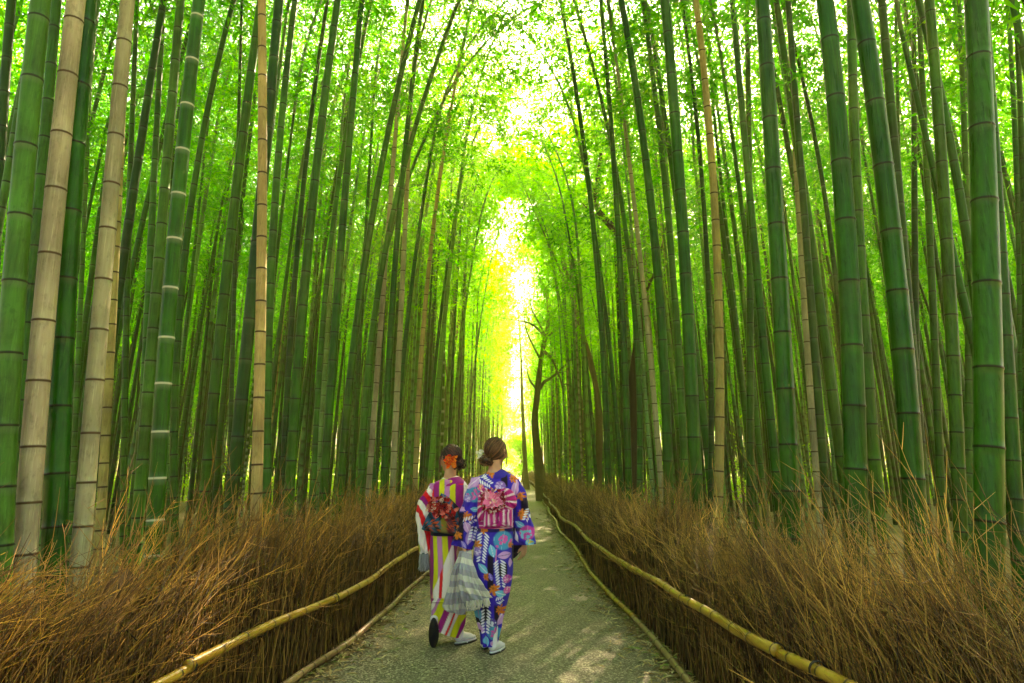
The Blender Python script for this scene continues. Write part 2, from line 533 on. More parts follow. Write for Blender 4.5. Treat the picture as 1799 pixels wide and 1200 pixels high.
def make_bamboo(base, fn, L, D, style, label, near, seed, crown=True, crown_rot=0.0, lift=0.0, group=None, arch=False, glow_tint=False):
    o = empty('bamboo', (base[0], base[1], 0), label, 'bamboo', group)
    V, q, mk = culm_mesh(fn, L, D, style, near, seed)
    me = mesh('culm', V, q, attrs={'mark': mk}, mats=[CM[style]], smooth_=True)
    link('culm', me, o)
    if crown:
        z = np.array([L - 0.4, L]); x, y = fn(z)
        t = Vector((x[1] - x[0], y[1] - y[0], 0.4)).normalized()
        c = link('crown', (GLOW_CROWNS[4 + seed % 3] if arch else GLOW_CROWNS[seed % 4]) if glow_tint else ARCH[seed % 3] if arch else CROWNS[seed % len(CROWNS)], o)
        c.location = (x[1], y[1], L - 0.03)
        c.rotation_mode = 'QUATERNION'
        c.rotation_quaternion = Vector((0, 0, 1)).rotation_difference(t) @ Quaternion((0, 0, 1), crown_rot)
        s = 0.9 + 0.25 * ((seed * 37) % 10) / 10
        c.scale = (s, s, s)
    return o


def path_from_pixels(pts, depth, lean_y=0.0):
    """pts [(px,py)...] -> base xy and fn(z) in local coords (quadratic in z, straightening above)"""
    P = np.array([at(px, py, depth) for px, py in pts])
    z = P[:, 2]; x = P[:, 0]
    deg = 2 if len(pts) > 2 else 1
    co = np.polyfit(z, x, deg)
    ztop = z.max() + 0.5
    slope = np.polyval(np.polyder(co), ztop); xt = np.polyval(co, ztop)
    zb = max(z.min() - 0.2, 0); sb = np.polyval(np.polyder(co), zb); xb = np.polyval(co, zb)
    x0 = xb - sb * zb
    side = -1 if x0 > 0 else 1

    def fn(zz):
        zz = np.asarray(zz, float)
        r = np.where(zz < zb, xb + sb * (zz - zb), np.where(zz > ztop, xt + slope * (zz - ztop) + side * 0.012 * np.clip(zz - ztop, 0, None) ** 2, np.polyval(co, zz)))
        return r - x0, lean_y * zz
    return (x0, depth), fn


# (nickname label, [(px,py)...], width px at about mid height, real diameter m, style)
H = [
 ("thick blue-green bamboo at the far left edge, broad shiny internodes", [(69,8),(54,208),(27,458),(11,680),(5,870)], 40, .135, 'b'),
 ("dark green bamboo between the leftmost blue-green one and the thick beige one", [(98,0),(79,290),(62,500),(41,540),(30,817)], 22, .10, 'g'),
 ("thick beige dead bamboo with brown rings near the left edge", [(131,20),(100,333),(87,450),(60,725),(50,908)], 37, .13, 'B'),
 ("thick green bamboo directly behind the thick beige one at left", [(150,40),(125,333),(119,450),(103,725),(99,860)], 38, .14, 'g'),
 ("pale grey-beige dead bamboo, second of the two pale poles at left", [(223,20),(200,250),(188,450),(165,680),(151,860)], 29, .11, 'B'),
 ("brown bamboo with an orange foot behind the pale grey-beige pole", [(222,0),(204,450),(190,650),(181,860)], 15, .08, 'S'),
 ("slim dark green bamboo just right of the pale grey-beige pole", [(242,0),(229,250),(225,450),(222,680),(216,840)], 11, .075, 'g'),
 ("narrow green bamboo left of the white-ringed one, its top pale in the light", [(288,0),(271,290),(264,450),(255,680),(246,850)], 13, .085, 'b'),
 ("green bamboo leaning right just left of the white-ringed one", [(317,0),(300,208),(279,458),(264,633),(250,817)], 19, .105, 'b'),
 ("green bamboo with white rings at every node, left of the path", [(348,20),(323,230),(303,473),(284,725),(275,860)], 27, .115, 'w'),
 ("bamboo leaning far to the right behind the white-ringed one", [(412,0),(379,125),(354,233),(329,416),(312,680),(303,840)], 13, .085, 'g'),
 ("very slim straight dark bamboo rising left of the straw-coloured pole", [(425,0),(418,250),(412,500),(404,800)], 8, .06, 'd'),
 ("green bamboo leaning right with a sunlit patch, left of the straw-coloured pole", [(450,62),(425,250),(399,473),(380,656),(362,840)], 19, .105, 'g'),
 ("straw-coloured dead bamboo with cracked lower joints left of the women", [(460,0),(461,208),(460,450),(455,680),(451,860)], 19, .09, 'S'),
 ("dark green leaning bamboo immediately left of the straw-coloured pole", [(485,42),(468,300),(445,500),(429,588),(413,840)], 22, .115, 'd'),
 ("green bamboo crossing just right of the straw-coloured pole", [(519,0),(496,188),(479,417),(473,600),(468,850)], 15, .09, 'b'),
 ("green bamboo with a light patch, third big one right of the straw-coloured pole", [(592,20),(562,208),(542,458),(525,633),(509,840)], 18, .105, 'g'),
 ("thin dark bamboo leaning right beside the light-patched one", [(575,0),(545,230),(518,473),(502,748),(497,860)], 11, .085, 'd'),
 ("leaning green bamboo midway between the straw pole and the women", [(622,150),(605,350),(592,542),(580,680),(569,860)], 15, .10, 'g'),
 ("strongly curved green bamboo bending right, upper half crossing the foliage", [(735,0),(690,230),(640,430),(619,619),(605,800)], 14, .10, 'g'),
 ("pale sunlit bluish bamboo leaning right above the left fence", [(738,190),(712,300),(673,450),(652,600),(637,787)], 12, .10, 'b'),
 ("slender beige dead bamboo left of the woman in stripes", [(700,170),(688,330),(677,472),(664,619),(649,844)], 10, .085, 'B'),
 ("green bamboo just right of the slender beige one", [(730,100),(705,330),(694,450),(686,619),(675,806)], 12, .10, 'g'),
 ("arching bamboo whose bare tip bends right over the path", [(830,95),(765,190),(725,290),(690,400),(668,520),(650,780)], 9, .09, 'b'),
 ("thin straw-toned bamboo right behind the striped woman's side of the grove", [(790,200),(765,380),(757,450),(742,562),(731,825)], 9, .09, 'S'),
 ("tall slim bamboo with a lit edge, nearest the left fence before the women", [(655,0),(600,230),(585,450),(560,700),(548,850)], 10, .08, 'b'),
 ("slim yellow-green bamboo standing in the glow right of the path", [(1000,83),(1021,229),(1046,417),(1060,650),(1068,840)], 11, .10, 'g'),
 ("slim upright bamboo in front of the crooked dark tree", [(1058,42),(1075,208),(1085,417),(1098,650),(1105,850)], 12, .10, 'g'),
 ("thin curved bamboo joining the slim upright one right of the crooked tree", [(1037,104),(1067,217),(1100,400),(1118,650),(1125,850)], 10, .09, 'b'),
 ("tall yellow-lit bamboo bending left, first thick one right of the path", [(1092,0),(1117,167),(1137,292),(1154,458),(1167,650),(1174,850)], 17, .125, 'g'),
 ("green bamboo between the two thick ones right of the path", [(1129,0),(1146,125),(1171,333),(1179,479),(1195,650),(1204,850)], 13, .105, 'b'),
 ("thick glossy green bamboo leaning left, right of the yellow-lit one", [(1169,0),(1183,208),(1196,333),(1212,600),(1222,850)], 23, .135, 'g'),
 ("dark thin bamboo left of the tan pole on the right side", [(1200,20),(1225,208),(1240,417),(1247,650),(1250,850)], 10, .085, 'd'),
 ("tan dead bamboo with brown rings right of the path", [(1225,20),(1242,188),(1260,417),(1263,680),(1263,870)], 16, .10, 'S'),
 ("green bamboo leaning left, right of the tan pole", [(1287,0),(1304,208),(1322,417),(1337,542),(1356,725),(1364,870)], 15, .10, 'g'),
 ("straight dark bamboo close behind the tan pole's right side", [(1312,0),(1316,300),(1318,600),(1318,880)], 13, .10, 'g'),
 ("thick dark-ringed green bamboo, first broad one right of the tan pole", [(1340,0),(1348,167),(1367,420),(1379,680),(1391,900)], 31, .13, 'g'),
 ("beige bamboo bending right at its foot between broad green ones", [(1387,42),(1397,250),(1410,473),(1425,725),(1443,930)], 12, .085, 'B'),
 ("slim bamboo slanting left across the beige one", [(1375,0),(1400,104),(1433,250),(1462,420),(1480,700),(1488,860)], 10, .085, 'd'),
 ("green bamboo right of the beige one with its foot in tall twigs", [(1385,0),(1402,250),(1425,540),(1443,725),(1452,908)], 14, .09, 'd'),
 ("broad green bamboo with a sunlit stripe down its upper half", [(1450,0),(1467,167),(1485,400),(1500,680),(1504,930)], 37, .14, 'g'),
 ("mid green bamboo squeezed between the two broad glossy ones", [(1496,0),(1499,208),(1512,470),(1532,725),(1539,860)], 20, .105, 'g'),
 ("broad bluish bamboo curving left at the top, dark rings", [(1515,20),(1533,167),(1558,333),(1575,500),(1592,680),(1609,930)], 37, .14, 'g'),
 ("dark bamboo close behind the broad bluish curving one", [(1550,0),(1562,167),(1579,375),(1600,550),(1615,800)], 19, .115, 'd'),
 ("slim speckled bamboo in the gap left of the slanting one", [(1573,0),(1577,167),(1583,450),(1590,800)], 8, .07, 'b'),
 ("straight dark bamboo left of the strongly slanting one at right", [(1606,0),(1606,375),(1610,600),(1612,860)], 12, .10, 'd'),
 ("bamboo slanting strongly left, crossing behind the thickest one", [(1617,0),(1642,146),(1675,271),(1700,417),(1730,650),(1745,850)], 17, .105, 'g'),
 ("narrow upright bamboo under the slanting one", [(1617,83),(1629,292),(1634,479),(1647,680),(1654,908)], 13, .095, 'g'),
 ("green bamboo left of the thickest one, leaning left at top", [(1640,80),(1650,250),(1665,450),(1678,680),(1688,960)], 22, .12, 'g'),
 ("slender bamboo tight on the left of the thickest one", [(1685,20),(1696,250),(1700,500),(1702,850)], 13, .10, 'b'),
 ("thickest bamboo of the right side, dark green with black rings", [(1714,0),(1723,167),(1732,450),(1736,725),(1738,977)], 46, .155, 'g'),
 ("green bamboo leaning left behind the thickest one's right edge", [(1742,200),(1757,473),(1769,588),(1780,817),(1788,950)], 23, .12, 'g'),
 ("slim ringed bamboo between the thickest one and the right edge", [(1771,20),(1787,292),(1792,600),(1795,850)], 11, .085, 'b'),
 ("slim bamboo standing on the very right edge of the picture", [(1783,0),(1796,250),(1801,600),(1803,850)], 12, .085, 'g'),
 ("dark bamboo at the left picture edge, cut off by it", [(20,0),(2,250),(-12,500),(-25,850)], 20, .10, 'd'),
 ("slim pale bamboo between the two pale poles at left", [(165,0),(152,300),(140,560),(128,850)], 9, .075, 'b'),
]
HX = []
for k, (lab, pts, wpx, D, st) in enumerate(H):
    depth = 1150 * D / wpx
    Yd = depth / 1.03
    base, fn = path_from_pixels(pts, Yd, lean_y=0.0)
    L = rng.uniform(7.6, 9.0) + 0.12 * Yd
    if 'arching' in lab: L = 7.6
    side = -1 if base[0] > 0 else 1
    rot = (0 if side > 0 else math.pi) + rng.normal(0, 0.5)
    make_bamboo(base, fn, L, D, st, lab, True, 10 + k, True, rot, arch=620 < pts[0][0] < 1300)
    px = [p for p in pts if p[1] > 500]
    HX.append((float(np.mean([p[0] for p in px])), base[0], base[1], lab))

# fill: the rest of the grove
rng = np.random.default_rng(21)
hero_xy = np.array([(h[1], h[2]) for h in HX])
cand = []
cell = 1.12
for gy_ in np.arange(5.4, 74, cell):
    for gx_ in np.arange(-46, 46, cell):
        x = gx_ + rng.uniform(-0.5, 0.5) * cell; y = gy_ + rng.uniform(-0.5, 0.5) * cell
        l, r = XL(y), XR(y)
        if l - 0.62 < x < r + 0.62: continue
        if abs(x) > y * 0.86 + (8 if y < 26 else 2.5): continue
        if y > 60 and abs(x / y * 1150 + 900 - 905) < 22: continue
        e = min(abs(x - l), abs(x - r))
        if y < 9 and e < 2.2: continue
        if y < 13 and rng.random() < 0.35: continue
        if y > 40 and rng.random() < 0.3: continue
        if len(hero_xy) and np.min(np.hypot(hero_xy[:, 0] - x, hero_xy[:, 1] - y)) < 0.3: continue
        cand.append((y, x))
for _ in range(130):
    y = rng.uniform(18, 60); e = rng.uniform(0.65, 4.5); s_ = rng.choice([-1, 1])
    cand.append((y, float(XL(y) - e if s_ < 0 else XR(y) + e)))
cand = [(y, x) for y, x in cand if not ((y < 29.5 and 922 < project((x, y, 3.0))[0] < 992) or (y < 17.3 and (1096 < project((x, y, 2.0))[0] < 1132 or 1040 < project((x, y, 6.5))[0] < 1105)))]
cand.sort()
rows_y = (120, 320, 520, 720)
cover = {ry: np.zeros(1900, bool) for ry in rows_y}
for lab, pts, wpx, D, st in H:
    pp = np.array(sorted(pts, key=lambda p: p[1]))
    for ry in rows_y:
        x = np.interp(ry, pp[:, 1], pp[:, 0])
        cover[ry][max(0, int(x - wpx / 2)):max(0, int(x + wpx / 2))] = True
fills = []
for y, x in cand:
    side = 1 if x < (XL(y) + XR(y)) / 2 else -1
    D = float(rng.choice([0.07, 0.085, 0.10, 0.115, 0.125], p=[.15, .25, .3, .2, .1]))
    lean = side * abs(rng.normal(0.028, 0.022)) + rng.normal(0, 0.015) + (rng.normal(0, 0.09) if rng.random() < 0.08 else 0)
    leany = rng.normal(0, 0.02)
    near_edge = min(abs(x - XL(y)), abs(x - XR(y))) < 3
    if near_edge: lean = side * min(abs(lean), 0.05)
    if near_edge and y > 16: lean *= 0.5
    curve = side * abs(rng.normal(0.0022, 0.0018)) * (0.5 if near_edge and y > 16 else 1)
    L = rng.uniform(7.0, 9.6)
    if y > 30: L -= 1.0
    vis = 0; dep = y
    for ry in rows_y:
        zr = HC + (at(900, ry, y)[2] - HC)
        if zr > L: continue
        xr = x + lean * zr + curve * zr * zr
        px, _, dep = project((xr, y + leany * zr, zr))
        wp = max(1.0, 1150 * D * (1 - .4 * (zr / L) ** 1.6) / dep)
        a0, a1 = int(px - wp / 2), int(px + wp / 2) + 1
        a0c, a1c = max(0, a0), min(1799, a1)
        if a1c > a0c:
            free = (~cover[ry][a0c:a1c]).sum()
            vis += free * min(1, wp)
            cover[ry][a0c:a1c] = True
    u = rng.random()
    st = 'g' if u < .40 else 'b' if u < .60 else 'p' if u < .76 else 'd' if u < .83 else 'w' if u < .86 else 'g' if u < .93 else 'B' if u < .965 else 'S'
    glow_tint = (y > 13) and min(abs(x - XL(y)), abs(x - XR(y))) < 2 + y * 0.10  # culms and crowns near the path take the glow as colour
    if glow_tint and st in 'gbd':
        st = 'y' if rng.random() < 0.6 else 'p' if rng.random() < 0.4 else st  # more yellow-green and pale culms here, standing in for the glow
    fills.append(dict(glow_tint=glow_tint, x=x, y=y, D=D, lean=lean, leany=leany, curve=curve, L=L, vis=vis, side=side, st=st,
                      px=project((x, y, 1.6))[0]))
order = sorted([f for f in fills if f['vis'] > 0], key=lambda f: -f['vis'])
N_IND = 292 - len(H)
inds = order[:N_IND]
for f in inds: f['ind'] = True
rest = [f for f in fills if not f.get('ind')]
print('fills', len(fills), 'visible', len(order), 'individual', len(inds), 'stuff', len(rest))

HXs = sorted(HX)
hxs = np.array([h[0] for h in HXs])
SHORT = {h[3]: s for h, s in zip(HX, [
 "leftmost blue-green pole", "dark pole beside the thick beige one", "thick beige pole", "thick green pole behind the beige one",
 "pale grey-beige pole", "brown pole with orange foot", "slim dark pole by the grey-beige one", "narrow pole with pale top", "right-leaning pole by the white-ringed one",
 "white-ringed pole", "far-leaning pole behind the white-ringed one", "very slim dark pole", "leaning pole with sunlit patch", "straw-coloured pole", "dark pole touching the straw one",
 "pole crossing right of the straw one", "light-patched pole", "thin dark leaning pole", "leaning pole midway to the women", "strongly curved pole", "pale sunlit bluish pole", "slender beige pole",
 "green pole beside the slender beige one", "arching bare-tipped pole", "thin straw-toned pole", "slim lit-edged pole", "slim pole in the glow", "slim pole before the crooked tree", "thin curved pole by the crooked tree",
 "yellow-lit thick pole", "green pole between the two thick ones", "thick glossy pole", "dark thin pole left of the tan one", "tan pole", "left-leaning pole right of the tan one", "straight dark pole by the tan one",
 "dark-ringed broad pole", "beige pole with bent foot", "slim slanting pole", "green pole with foot in twigs", "broad pole with sunlit stripe", "squeezed green pole", "broad bluish curving pole", "dark pole behind the bluish one",
 "slim speckled pole", "straight dark pole by the slanting one", "strongly slanting pole", "narrow upright pole under the slanting one", "green pole left of the thickest", "slender pole touching the thickest", "thickest pole",
 "pole behind the thickest one's edge", "slim ringed pole near the right edge", "right edge pole", "left edge dark pole", "slim pale pole between the pale ones"])}
ORD = ['nearest', 'second nearest', 'third nearest', 'fourth nearest', 'fifth nearest', 'sixth nearest', 'seventh nearest', 'eighth nearest', 'ninth nearest', 'tenth nearest',
       'eleventh nearest', 'twelfth nearest', 'thirteenth nearest', 'fourteenth nearest', 'fifteenth nearest', 'sixteenth nearest', 'seventeenth nearest', 'eighteenth nearest', 'nineteenth nearest', 'twentieth nearest']
ADJ = {'g': 'green', 'b': 'bluish-green', 'p': 'pale bluish', 'y': 'yellow-green', 'd': 'dark green', 'w': 'white-ringed green', 'B': 'beige dead', 'S': 'straw-coloured dead'}
bucket = {}
for f in inds:
    dif = np.abs(hxs - f['px']); k = int(np.argmin(dif))
    sd = 'left' if f['px'] < hxs[k] else 'right'
    bucket.setdefault((k, sd, f['st']), []).append(f)
for (k, sd, st), L_ in bucket.items():
    L_.sort(key=lambda f: f['y'])
    for m, f in enumerate(L_):
        o_ = (ORD[m] + ' ') if len(L_) > 1 and m < len(ORD) else ''
        f['label'] = f"{o_}{ADJ[st]} bamboo just {sd} of the {SHORT[HXs[k][3]]}"


def fill_fn(f):
    return lambda z: (f['lean'] * np.asarray(z) + f['curve'] * np.asarray(z) ** 2, f['leany'] * np.asarray(z))


for k, f in enumerate(inds):
    rot = (0 if f['side'] > 0 else math.pi) + rng.normal(0, 0.7)
    make_bamboo((f['x'], f['y']), fill_fn(f), f['L'], f['D'], f['st'], f['label'], f['y'] < 14, 500 + k, True, rot * (0.4 if f['side'] > 0 else 1), arch=(min(abs(f['x'] - XL(f['y'])), abs(f['x'] - XR(f['y']))) < 1.9 and k % 5 < 3), glow_tint=f['glow_tint'], group='bamboos standing in the grove behind the fences')

# bamboos at the path's edge whose tops arch right across it
for k, (x, y, L, st, lab) in enumerate((
        (-1.95, 10.8, 6.9, 'g', 'nearest green bamboo arching its leafy top over the path from the left fence'),
        (2.05, 12.4, 7.4, 'g', 'nearest green bamboo arching its leafy top over the path from the right fence'),
        (-1.90, 14.6, 7.8, 'b', 'bluish-green bamboo arching over the path, second along the left fence'),
        (2.15, 16.9, 8.2, 'b', 'bluish-green bamboo arching over the path, second along the right fence'),
        (-1.85, 19.5, 8.6, 'y', 'yellow-green bamboo arching over the path, third along the left fence'),
        (2.25, 22.5, 9.0, 'y', 'yellow-green bamboo arching over the path, third along the right fence'),
        (-1.80, 25.5, 9.6, 'p', 'pale bamboo arching over the path, farthest of the overhanging ones'))):
    sd = 1 if x < 0 else -1
    make_bamboo((x, y), (lambda z, sd=sd: (sd * (0.015 * np.asarray(z) + 0.0085 * np.asarray(z) ** 2), 0 * np.asarray(z))), L, 0.09, st, lab, y < 14, 1200 + k, True,
                (0 if sd > 0 else math.pi) + 0.25 * (-1) ** k, arch=True, glow_tint=y > 14)

# the remaining far bamboos as one mass, plus the grove behind and beside the viewer
for _ in range(150):
    y = rng.uniform(-16, 4.5); x = rng.uniform(-16, 16)
    if abs(x) < 3.0 + max(0, y) * 0.9: continue
    rest.append(dict(x=x, y=y, D=0.1, lean=-np.sign(x) * .04, leany=0, curve=0, L=rng.uniform(7, 9), st='g', side=-np.sign(x)))
culms = {s: Acc() for s in 'gbdwpy'}
marks = {s: [] for s in 'gbdwpy'}
leafV = []
proto = []
for k in range(5):
    rs = np.random.default_rng(900 + k)
    K = 850
    t = rs.random(K); az = rs.uniform(0, 6.28, K); rr = (1.35 - 0.8 * t ** 2) * np.sqrt(rs.random(K))
    c = np.stack([rr * np.cos(az) + 1.2 * t ** 2.2, rr * np.sin(az), -1.6 + 8.2 * t - 0.25 * rr], 1)
    cl = c[rs.integers(0, K // 5, K)] + rs.normal(0, 0.22, (K, 3))
    dd = rs.normal(size=(K, 3)); dd[:, 2] -= 0.4
    proto.append((cl, dd))
allV = []; nL = 0
for k, f in enumerate(rest):
    s = f['st'] if f['st'] in 'gbdwpy' else 'g'
    nz = 10
    fn = fill_fn(f)
    V, q, mk = culm_mesh(fn, f['L'], f['D'], s, False, 3000 + k) if f['y'] < 30 and f['y'] > 4 else (None, None, None)
    if V is None:
        z = np.linspace(-0.1, f['L'], 8); x, y = fn(z)
        V, q = tubes(np.stack([x, y, z], 1)[None], (f['D'] / 2 * (1 - .4 * (z / f['L']) ** 1.6))[None], 5, ref=(0.02, 1, .01))
        mk = np.tile([0, 0.1, rng.random(), 1.0], (len(V), 1))
    V = V + np.array([f['x'], f['y'], 0])
    culms[s].add(V, q); marks[s].append(mk)
    cl, dd = proto[k % 5]
    m = 520 if f.get('glow_tint') else 850
    sc = 1.6 if f['y'] > 25 else 1.35
    a = (0 if f['side'] > 0 else math.pi) + rng.normal(0, .6)
    Rm = np.array([[math.cos(a), -math.sin(a), 0], [math.sin(a), math.cos(a), 0], [0, 0, 1]])
    x, y = fn(np.array(f['L']))
    Vl, ql = kite_leaves(cl[:m] @ Rm.T + np.array([f['x'] + x, f['y'] + y, f['L']]), dd[:m], rng.uniform(0.13, 0.2, m) * sc, rng.uniform(0.026, 0.04, m) * sc)
    allV.append(Vl); nL += m
Vs = []; Fs = []; Ms = []; Cs = []; nn = 0; mats = []
for k, s in enumerate('gbdwpy'):
    A = culms[s]; mats.append(CM[s])
    for v, ff, mk in zip(A.V, A.F, marks[s]):
        Vs.append(v); Fs.append(ff + nn); Ms.append(k); Cs.append(mk)
    nn += A.n
for yg in (False, True):
    lv = np.concatenate([v for v, f in zip(allV, rest) if bool(f.get('glow_tint')) == yg])
    Vs.append(lv); Fs.append(np.arange(len(lv)).reshape(-1, 4) + nn); nn += len(lv); Ms.append(7 if yg else 6); Cs.append(np.zeros((len(lv), 4)))
mats += [M_LEAF, M_LEAFM]
me = mesh('distant_bamboo_grove', np.concatenate(Vs), Fs, Ms, {'mark': np.concatenate(Cs)}, mats, True)
link('distant_bamboo_grove', me, kind='stuff', label='dense mass of bamboo filling the depth of the grove', category='bamboo grove')

# low leafy undergrowth filling the depth of the grove
n = 90000
y = 24 + 56 * rng.random(n) ** 0.8
xx = rng.uniform(-1, 1, n) * (y * 0.85 + 2)
zz = rng.random(n) ** 1.2 * (2.0 + 3.5 * rng.random(n)) * (0.55 + 0.45 * np.sin(xx * 0.9 + 1.3 * np.sin(y * 0.5)) )
zz = np.abs(zz) + 0.05
ok = (xx < XL(y) - 1.2) | (xx > XR(y) + 1.2)
ok &= ~((y > 60) & (np.abs(xx / y * 1150 - 5) < 60))
xx, y, zz = xx[ok], y[ok], zz[ok]; n = len(y)
dd = rng.normal(size=(n, 3)); dd[:, 2] -= 0.2
V, q = kite_leaves(np.stack([xx, y, zz], 1), dd, rng.uniform(0.16, 0.34, n), rng.uniform(0.05, 0.10, n))
link('undergrowth', mesh('undergrowth', V, q, mats=[M_LEAFY]), kind='stuff', label='bright low leafy undergrowth deep between the bamboos', category='undergrowth')
#PART2
# ------------------------------------------------------------------ brushwood fences
def brush(side):
    X = XL if side < 0 else XR
    acc = Acc()
    # stake wall: upright twigs packed together
    def ypos(n, near, p):
        return near + (62 - near) * rng.random(n) ** p

    n = 15000
    y = ypos(n, 1.2, 2.4)
    off = rng.uniform(0.05, 0.30, n)
    fat = 1 + y / 14
    h = rng.uniform(0.35, 0.72, n)
    x0 = X(y) + side * off
    t = np.linspace(0, 1, 4)[None, :]
    jx = rng.normal(0, 0.03, n)[:, None]; jy = (rng.normal(0.03, 0.06, n))[:, None]
    w = rng.normal(0, 0.012, (n, 4))
    P = np.stack([x0[:, None] + jx * t + w, y[:, None] + jy * t + rng.normal(0, 0.012, (n, 4)), h[:, None] * t], -1)
    Rr = (rng.uniform(0.0022, 0.005, n) * fat)[:, None] * (1 - 0.35 * t)
    V, q = tubes(P, Rr, 3)
    pal = lambda n, lo, hi: (np.asarray(lo)[None] + (np.asarray(hi) - np.asarray(lo))[None] * rng.random((n, 1))) * rng.uniform(0.35, 1.35, (n, 1))
    c = pal(n, (0.05, 0.020, 0.006), (0.36, 0.19, 0.045))
    acc.add(V, q, 0, np.repeat(c, 12, 0))
    # plume: long fine twigs swept away along the path
    n = 16000
    y = ypos(n, 0.9, 2.2)
    fat = 1 + y / 11
    zs = 0.12 + (0.66 if side < 0 else 0.60) * rng.random(n) ** 0.9
    off = 0.05 + rng.random(n) * (0.12 + 0.5 * zs)
    clump = 0.14 * np.sin(y * 2.1 + side) + 0.10 * np.sin(y * 5.3 + 1.7)
    ln = rng.uniform(0.32, 0.80, n) * (1 + 0.5 * clump * 3) * np.where(y > 12, .85, 1)
    long_ = rng.random(n) < 0.06
    ln = np.where(long_, ln * 1.45, ln)
    if side > 0:
        sp = smooth(0, 1, 1 - np.abs(y - 3.6) / 1.3)
        ln = ln * (1 + 0.35 * sp * (rng.random(n) < 0.3))
    wv = np.sin(y * 1.7 + 2 * side + off * 5) + 0.7 * np.sin(y * 4.1 + off * 9) + 0.5 * np.sin(y * 9.3 - off * 14)
    el = (0.62 if side < 0 else 0.70) + 0.17 * wv + rng.normal(0, 0.13, n)
    K = 5
    t = np.linspace(0, 1, K)[None, :]
    eln = np.clip(el[:, None] - 0.55 * t * rng.uniform(0.3, 1.3, (n, 1)), -0.2, 1.5)
    az = (0.18 + 0.14 * np.sin(y * 3.1 + off * 8) + rng.normal(0, 0.16, n) + np.where(rng.random(n) < 0.1, rng.normal(0, .5, n), 0))[:, None] + np.zeros((1, K))
    st = (ln / (K - 1))[:, None]
    dy = np.cos(eln) * np.cos(az) * st; dx = side * np.cos(eln) * np.sin(az) * st; dz = np.sin(eln) * st
    cum = lambda a: np.concatenate([np.zeros((n, 1)), np.cumsum(a[:, :-1], 1)], 1)
    wig = 0.012
    P = np.stack([(X(y) + side * off)[:, None] + cum(dx) + rng.normal(0, wig, (n, K)) * t, y[:, None] - 0.25 + cum(dy) + rng.normal(0, wig, (n, K)) * t, zs[:, None] + cum(dz) + rng.normal(0, wig, (n, K)) * t], -1)
    Rr = (rng.uniform(0.0014, 0.0028, n) * fat)[:, None] * (1 - 0.7 * t)
    c = pal(n, (0.065, 0.020, 0.004), (0.58, 0.27, 0.035)) if side < 0 else pal(n, (0.075, 0.027, 0.006), (0.62, 0.32, 0.065))
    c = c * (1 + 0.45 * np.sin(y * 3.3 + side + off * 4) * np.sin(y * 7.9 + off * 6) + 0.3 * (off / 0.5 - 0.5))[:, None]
    tipf = np.linspace(0.40, 1.25, K)  # darker towards the base: shade inside the brush painted into the twigs
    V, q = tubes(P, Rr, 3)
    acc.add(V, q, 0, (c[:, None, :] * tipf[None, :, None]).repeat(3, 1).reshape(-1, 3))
    # branchlets
    m = 4
    src = np.repeat(np.arange(n), m)
    tt = rng.uniform(0.25, 0.95, n * m)
    f = tt * (K - 1); i0 = np.clip(f.astype(int), 0, K - 2); fr = (f - i0)[:, None]
    p0 = P[src, i0] * (1 - fr) + P[src, i0 + 1] * fr
    d = P[src, i0 + 1] - P[src, i0]; d /= np.linalg.norm(d, axis=1, keepdims=True)
    d2 = d + rng.normal(0, 0.38, (n * m, 3)); d2[:, 2] += 0.08; d2 /= np.linalg.norm(d2, axis=1, keepdims=True)
    l2 = rng.uniform(0.08, 0.26, n * m)
    t2 = np.array([0, 0.5, 1.0])[None, :, None]
    bend = d * 0.35 + rng.normal(0, 0.08, (n * m, 3))
    P2 = p0[:, None, :] + d2[:, None, :] * l2[:, None, None] * t2 + bend[:, None, :] * l2[:, None, None] * t2 ** 2 * 0.5
    R2 = (rng.uniform(0.0009, 0.0016, n * m) * fat[src])[:, None] * np.array([1, .8, .4])[None]
    V, q = tubes(P2, R2, 3)
    acc.add(V, q, 0, np.repeat(c[src] * rng.uniform(0.8, 1.25, (n * m, 1)), 9, 0))
    # added sheet that closes the gaps; their dark depth put into its colour
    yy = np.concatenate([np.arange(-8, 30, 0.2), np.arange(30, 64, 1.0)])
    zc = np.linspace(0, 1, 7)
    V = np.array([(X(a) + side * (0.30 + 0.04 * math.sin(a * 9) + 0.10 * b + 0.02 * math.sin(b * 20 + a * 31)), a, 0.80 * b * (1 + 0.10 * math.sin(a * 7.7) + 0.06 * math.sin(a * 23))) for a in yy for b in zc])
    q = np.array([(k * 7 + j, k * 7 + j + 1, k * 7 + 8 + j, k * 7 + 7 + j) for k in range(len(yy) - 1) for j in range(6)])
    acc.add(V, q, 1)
    return acc


M_DARK_BACK = quadmat('brush_dark_backing', lambda nt, b: (nt.links.new(ramp(nt, noise(nt, 30, 4, stretch=(1, 6, 0.4)), [(0.35, (0.02, 0.010, 0.004)), (0.65, (0.15, 0.08, 0.025))]), b.inputs['Base Color']), b.inputs['Roughness'].__setattr__('default_value', 0.95)))


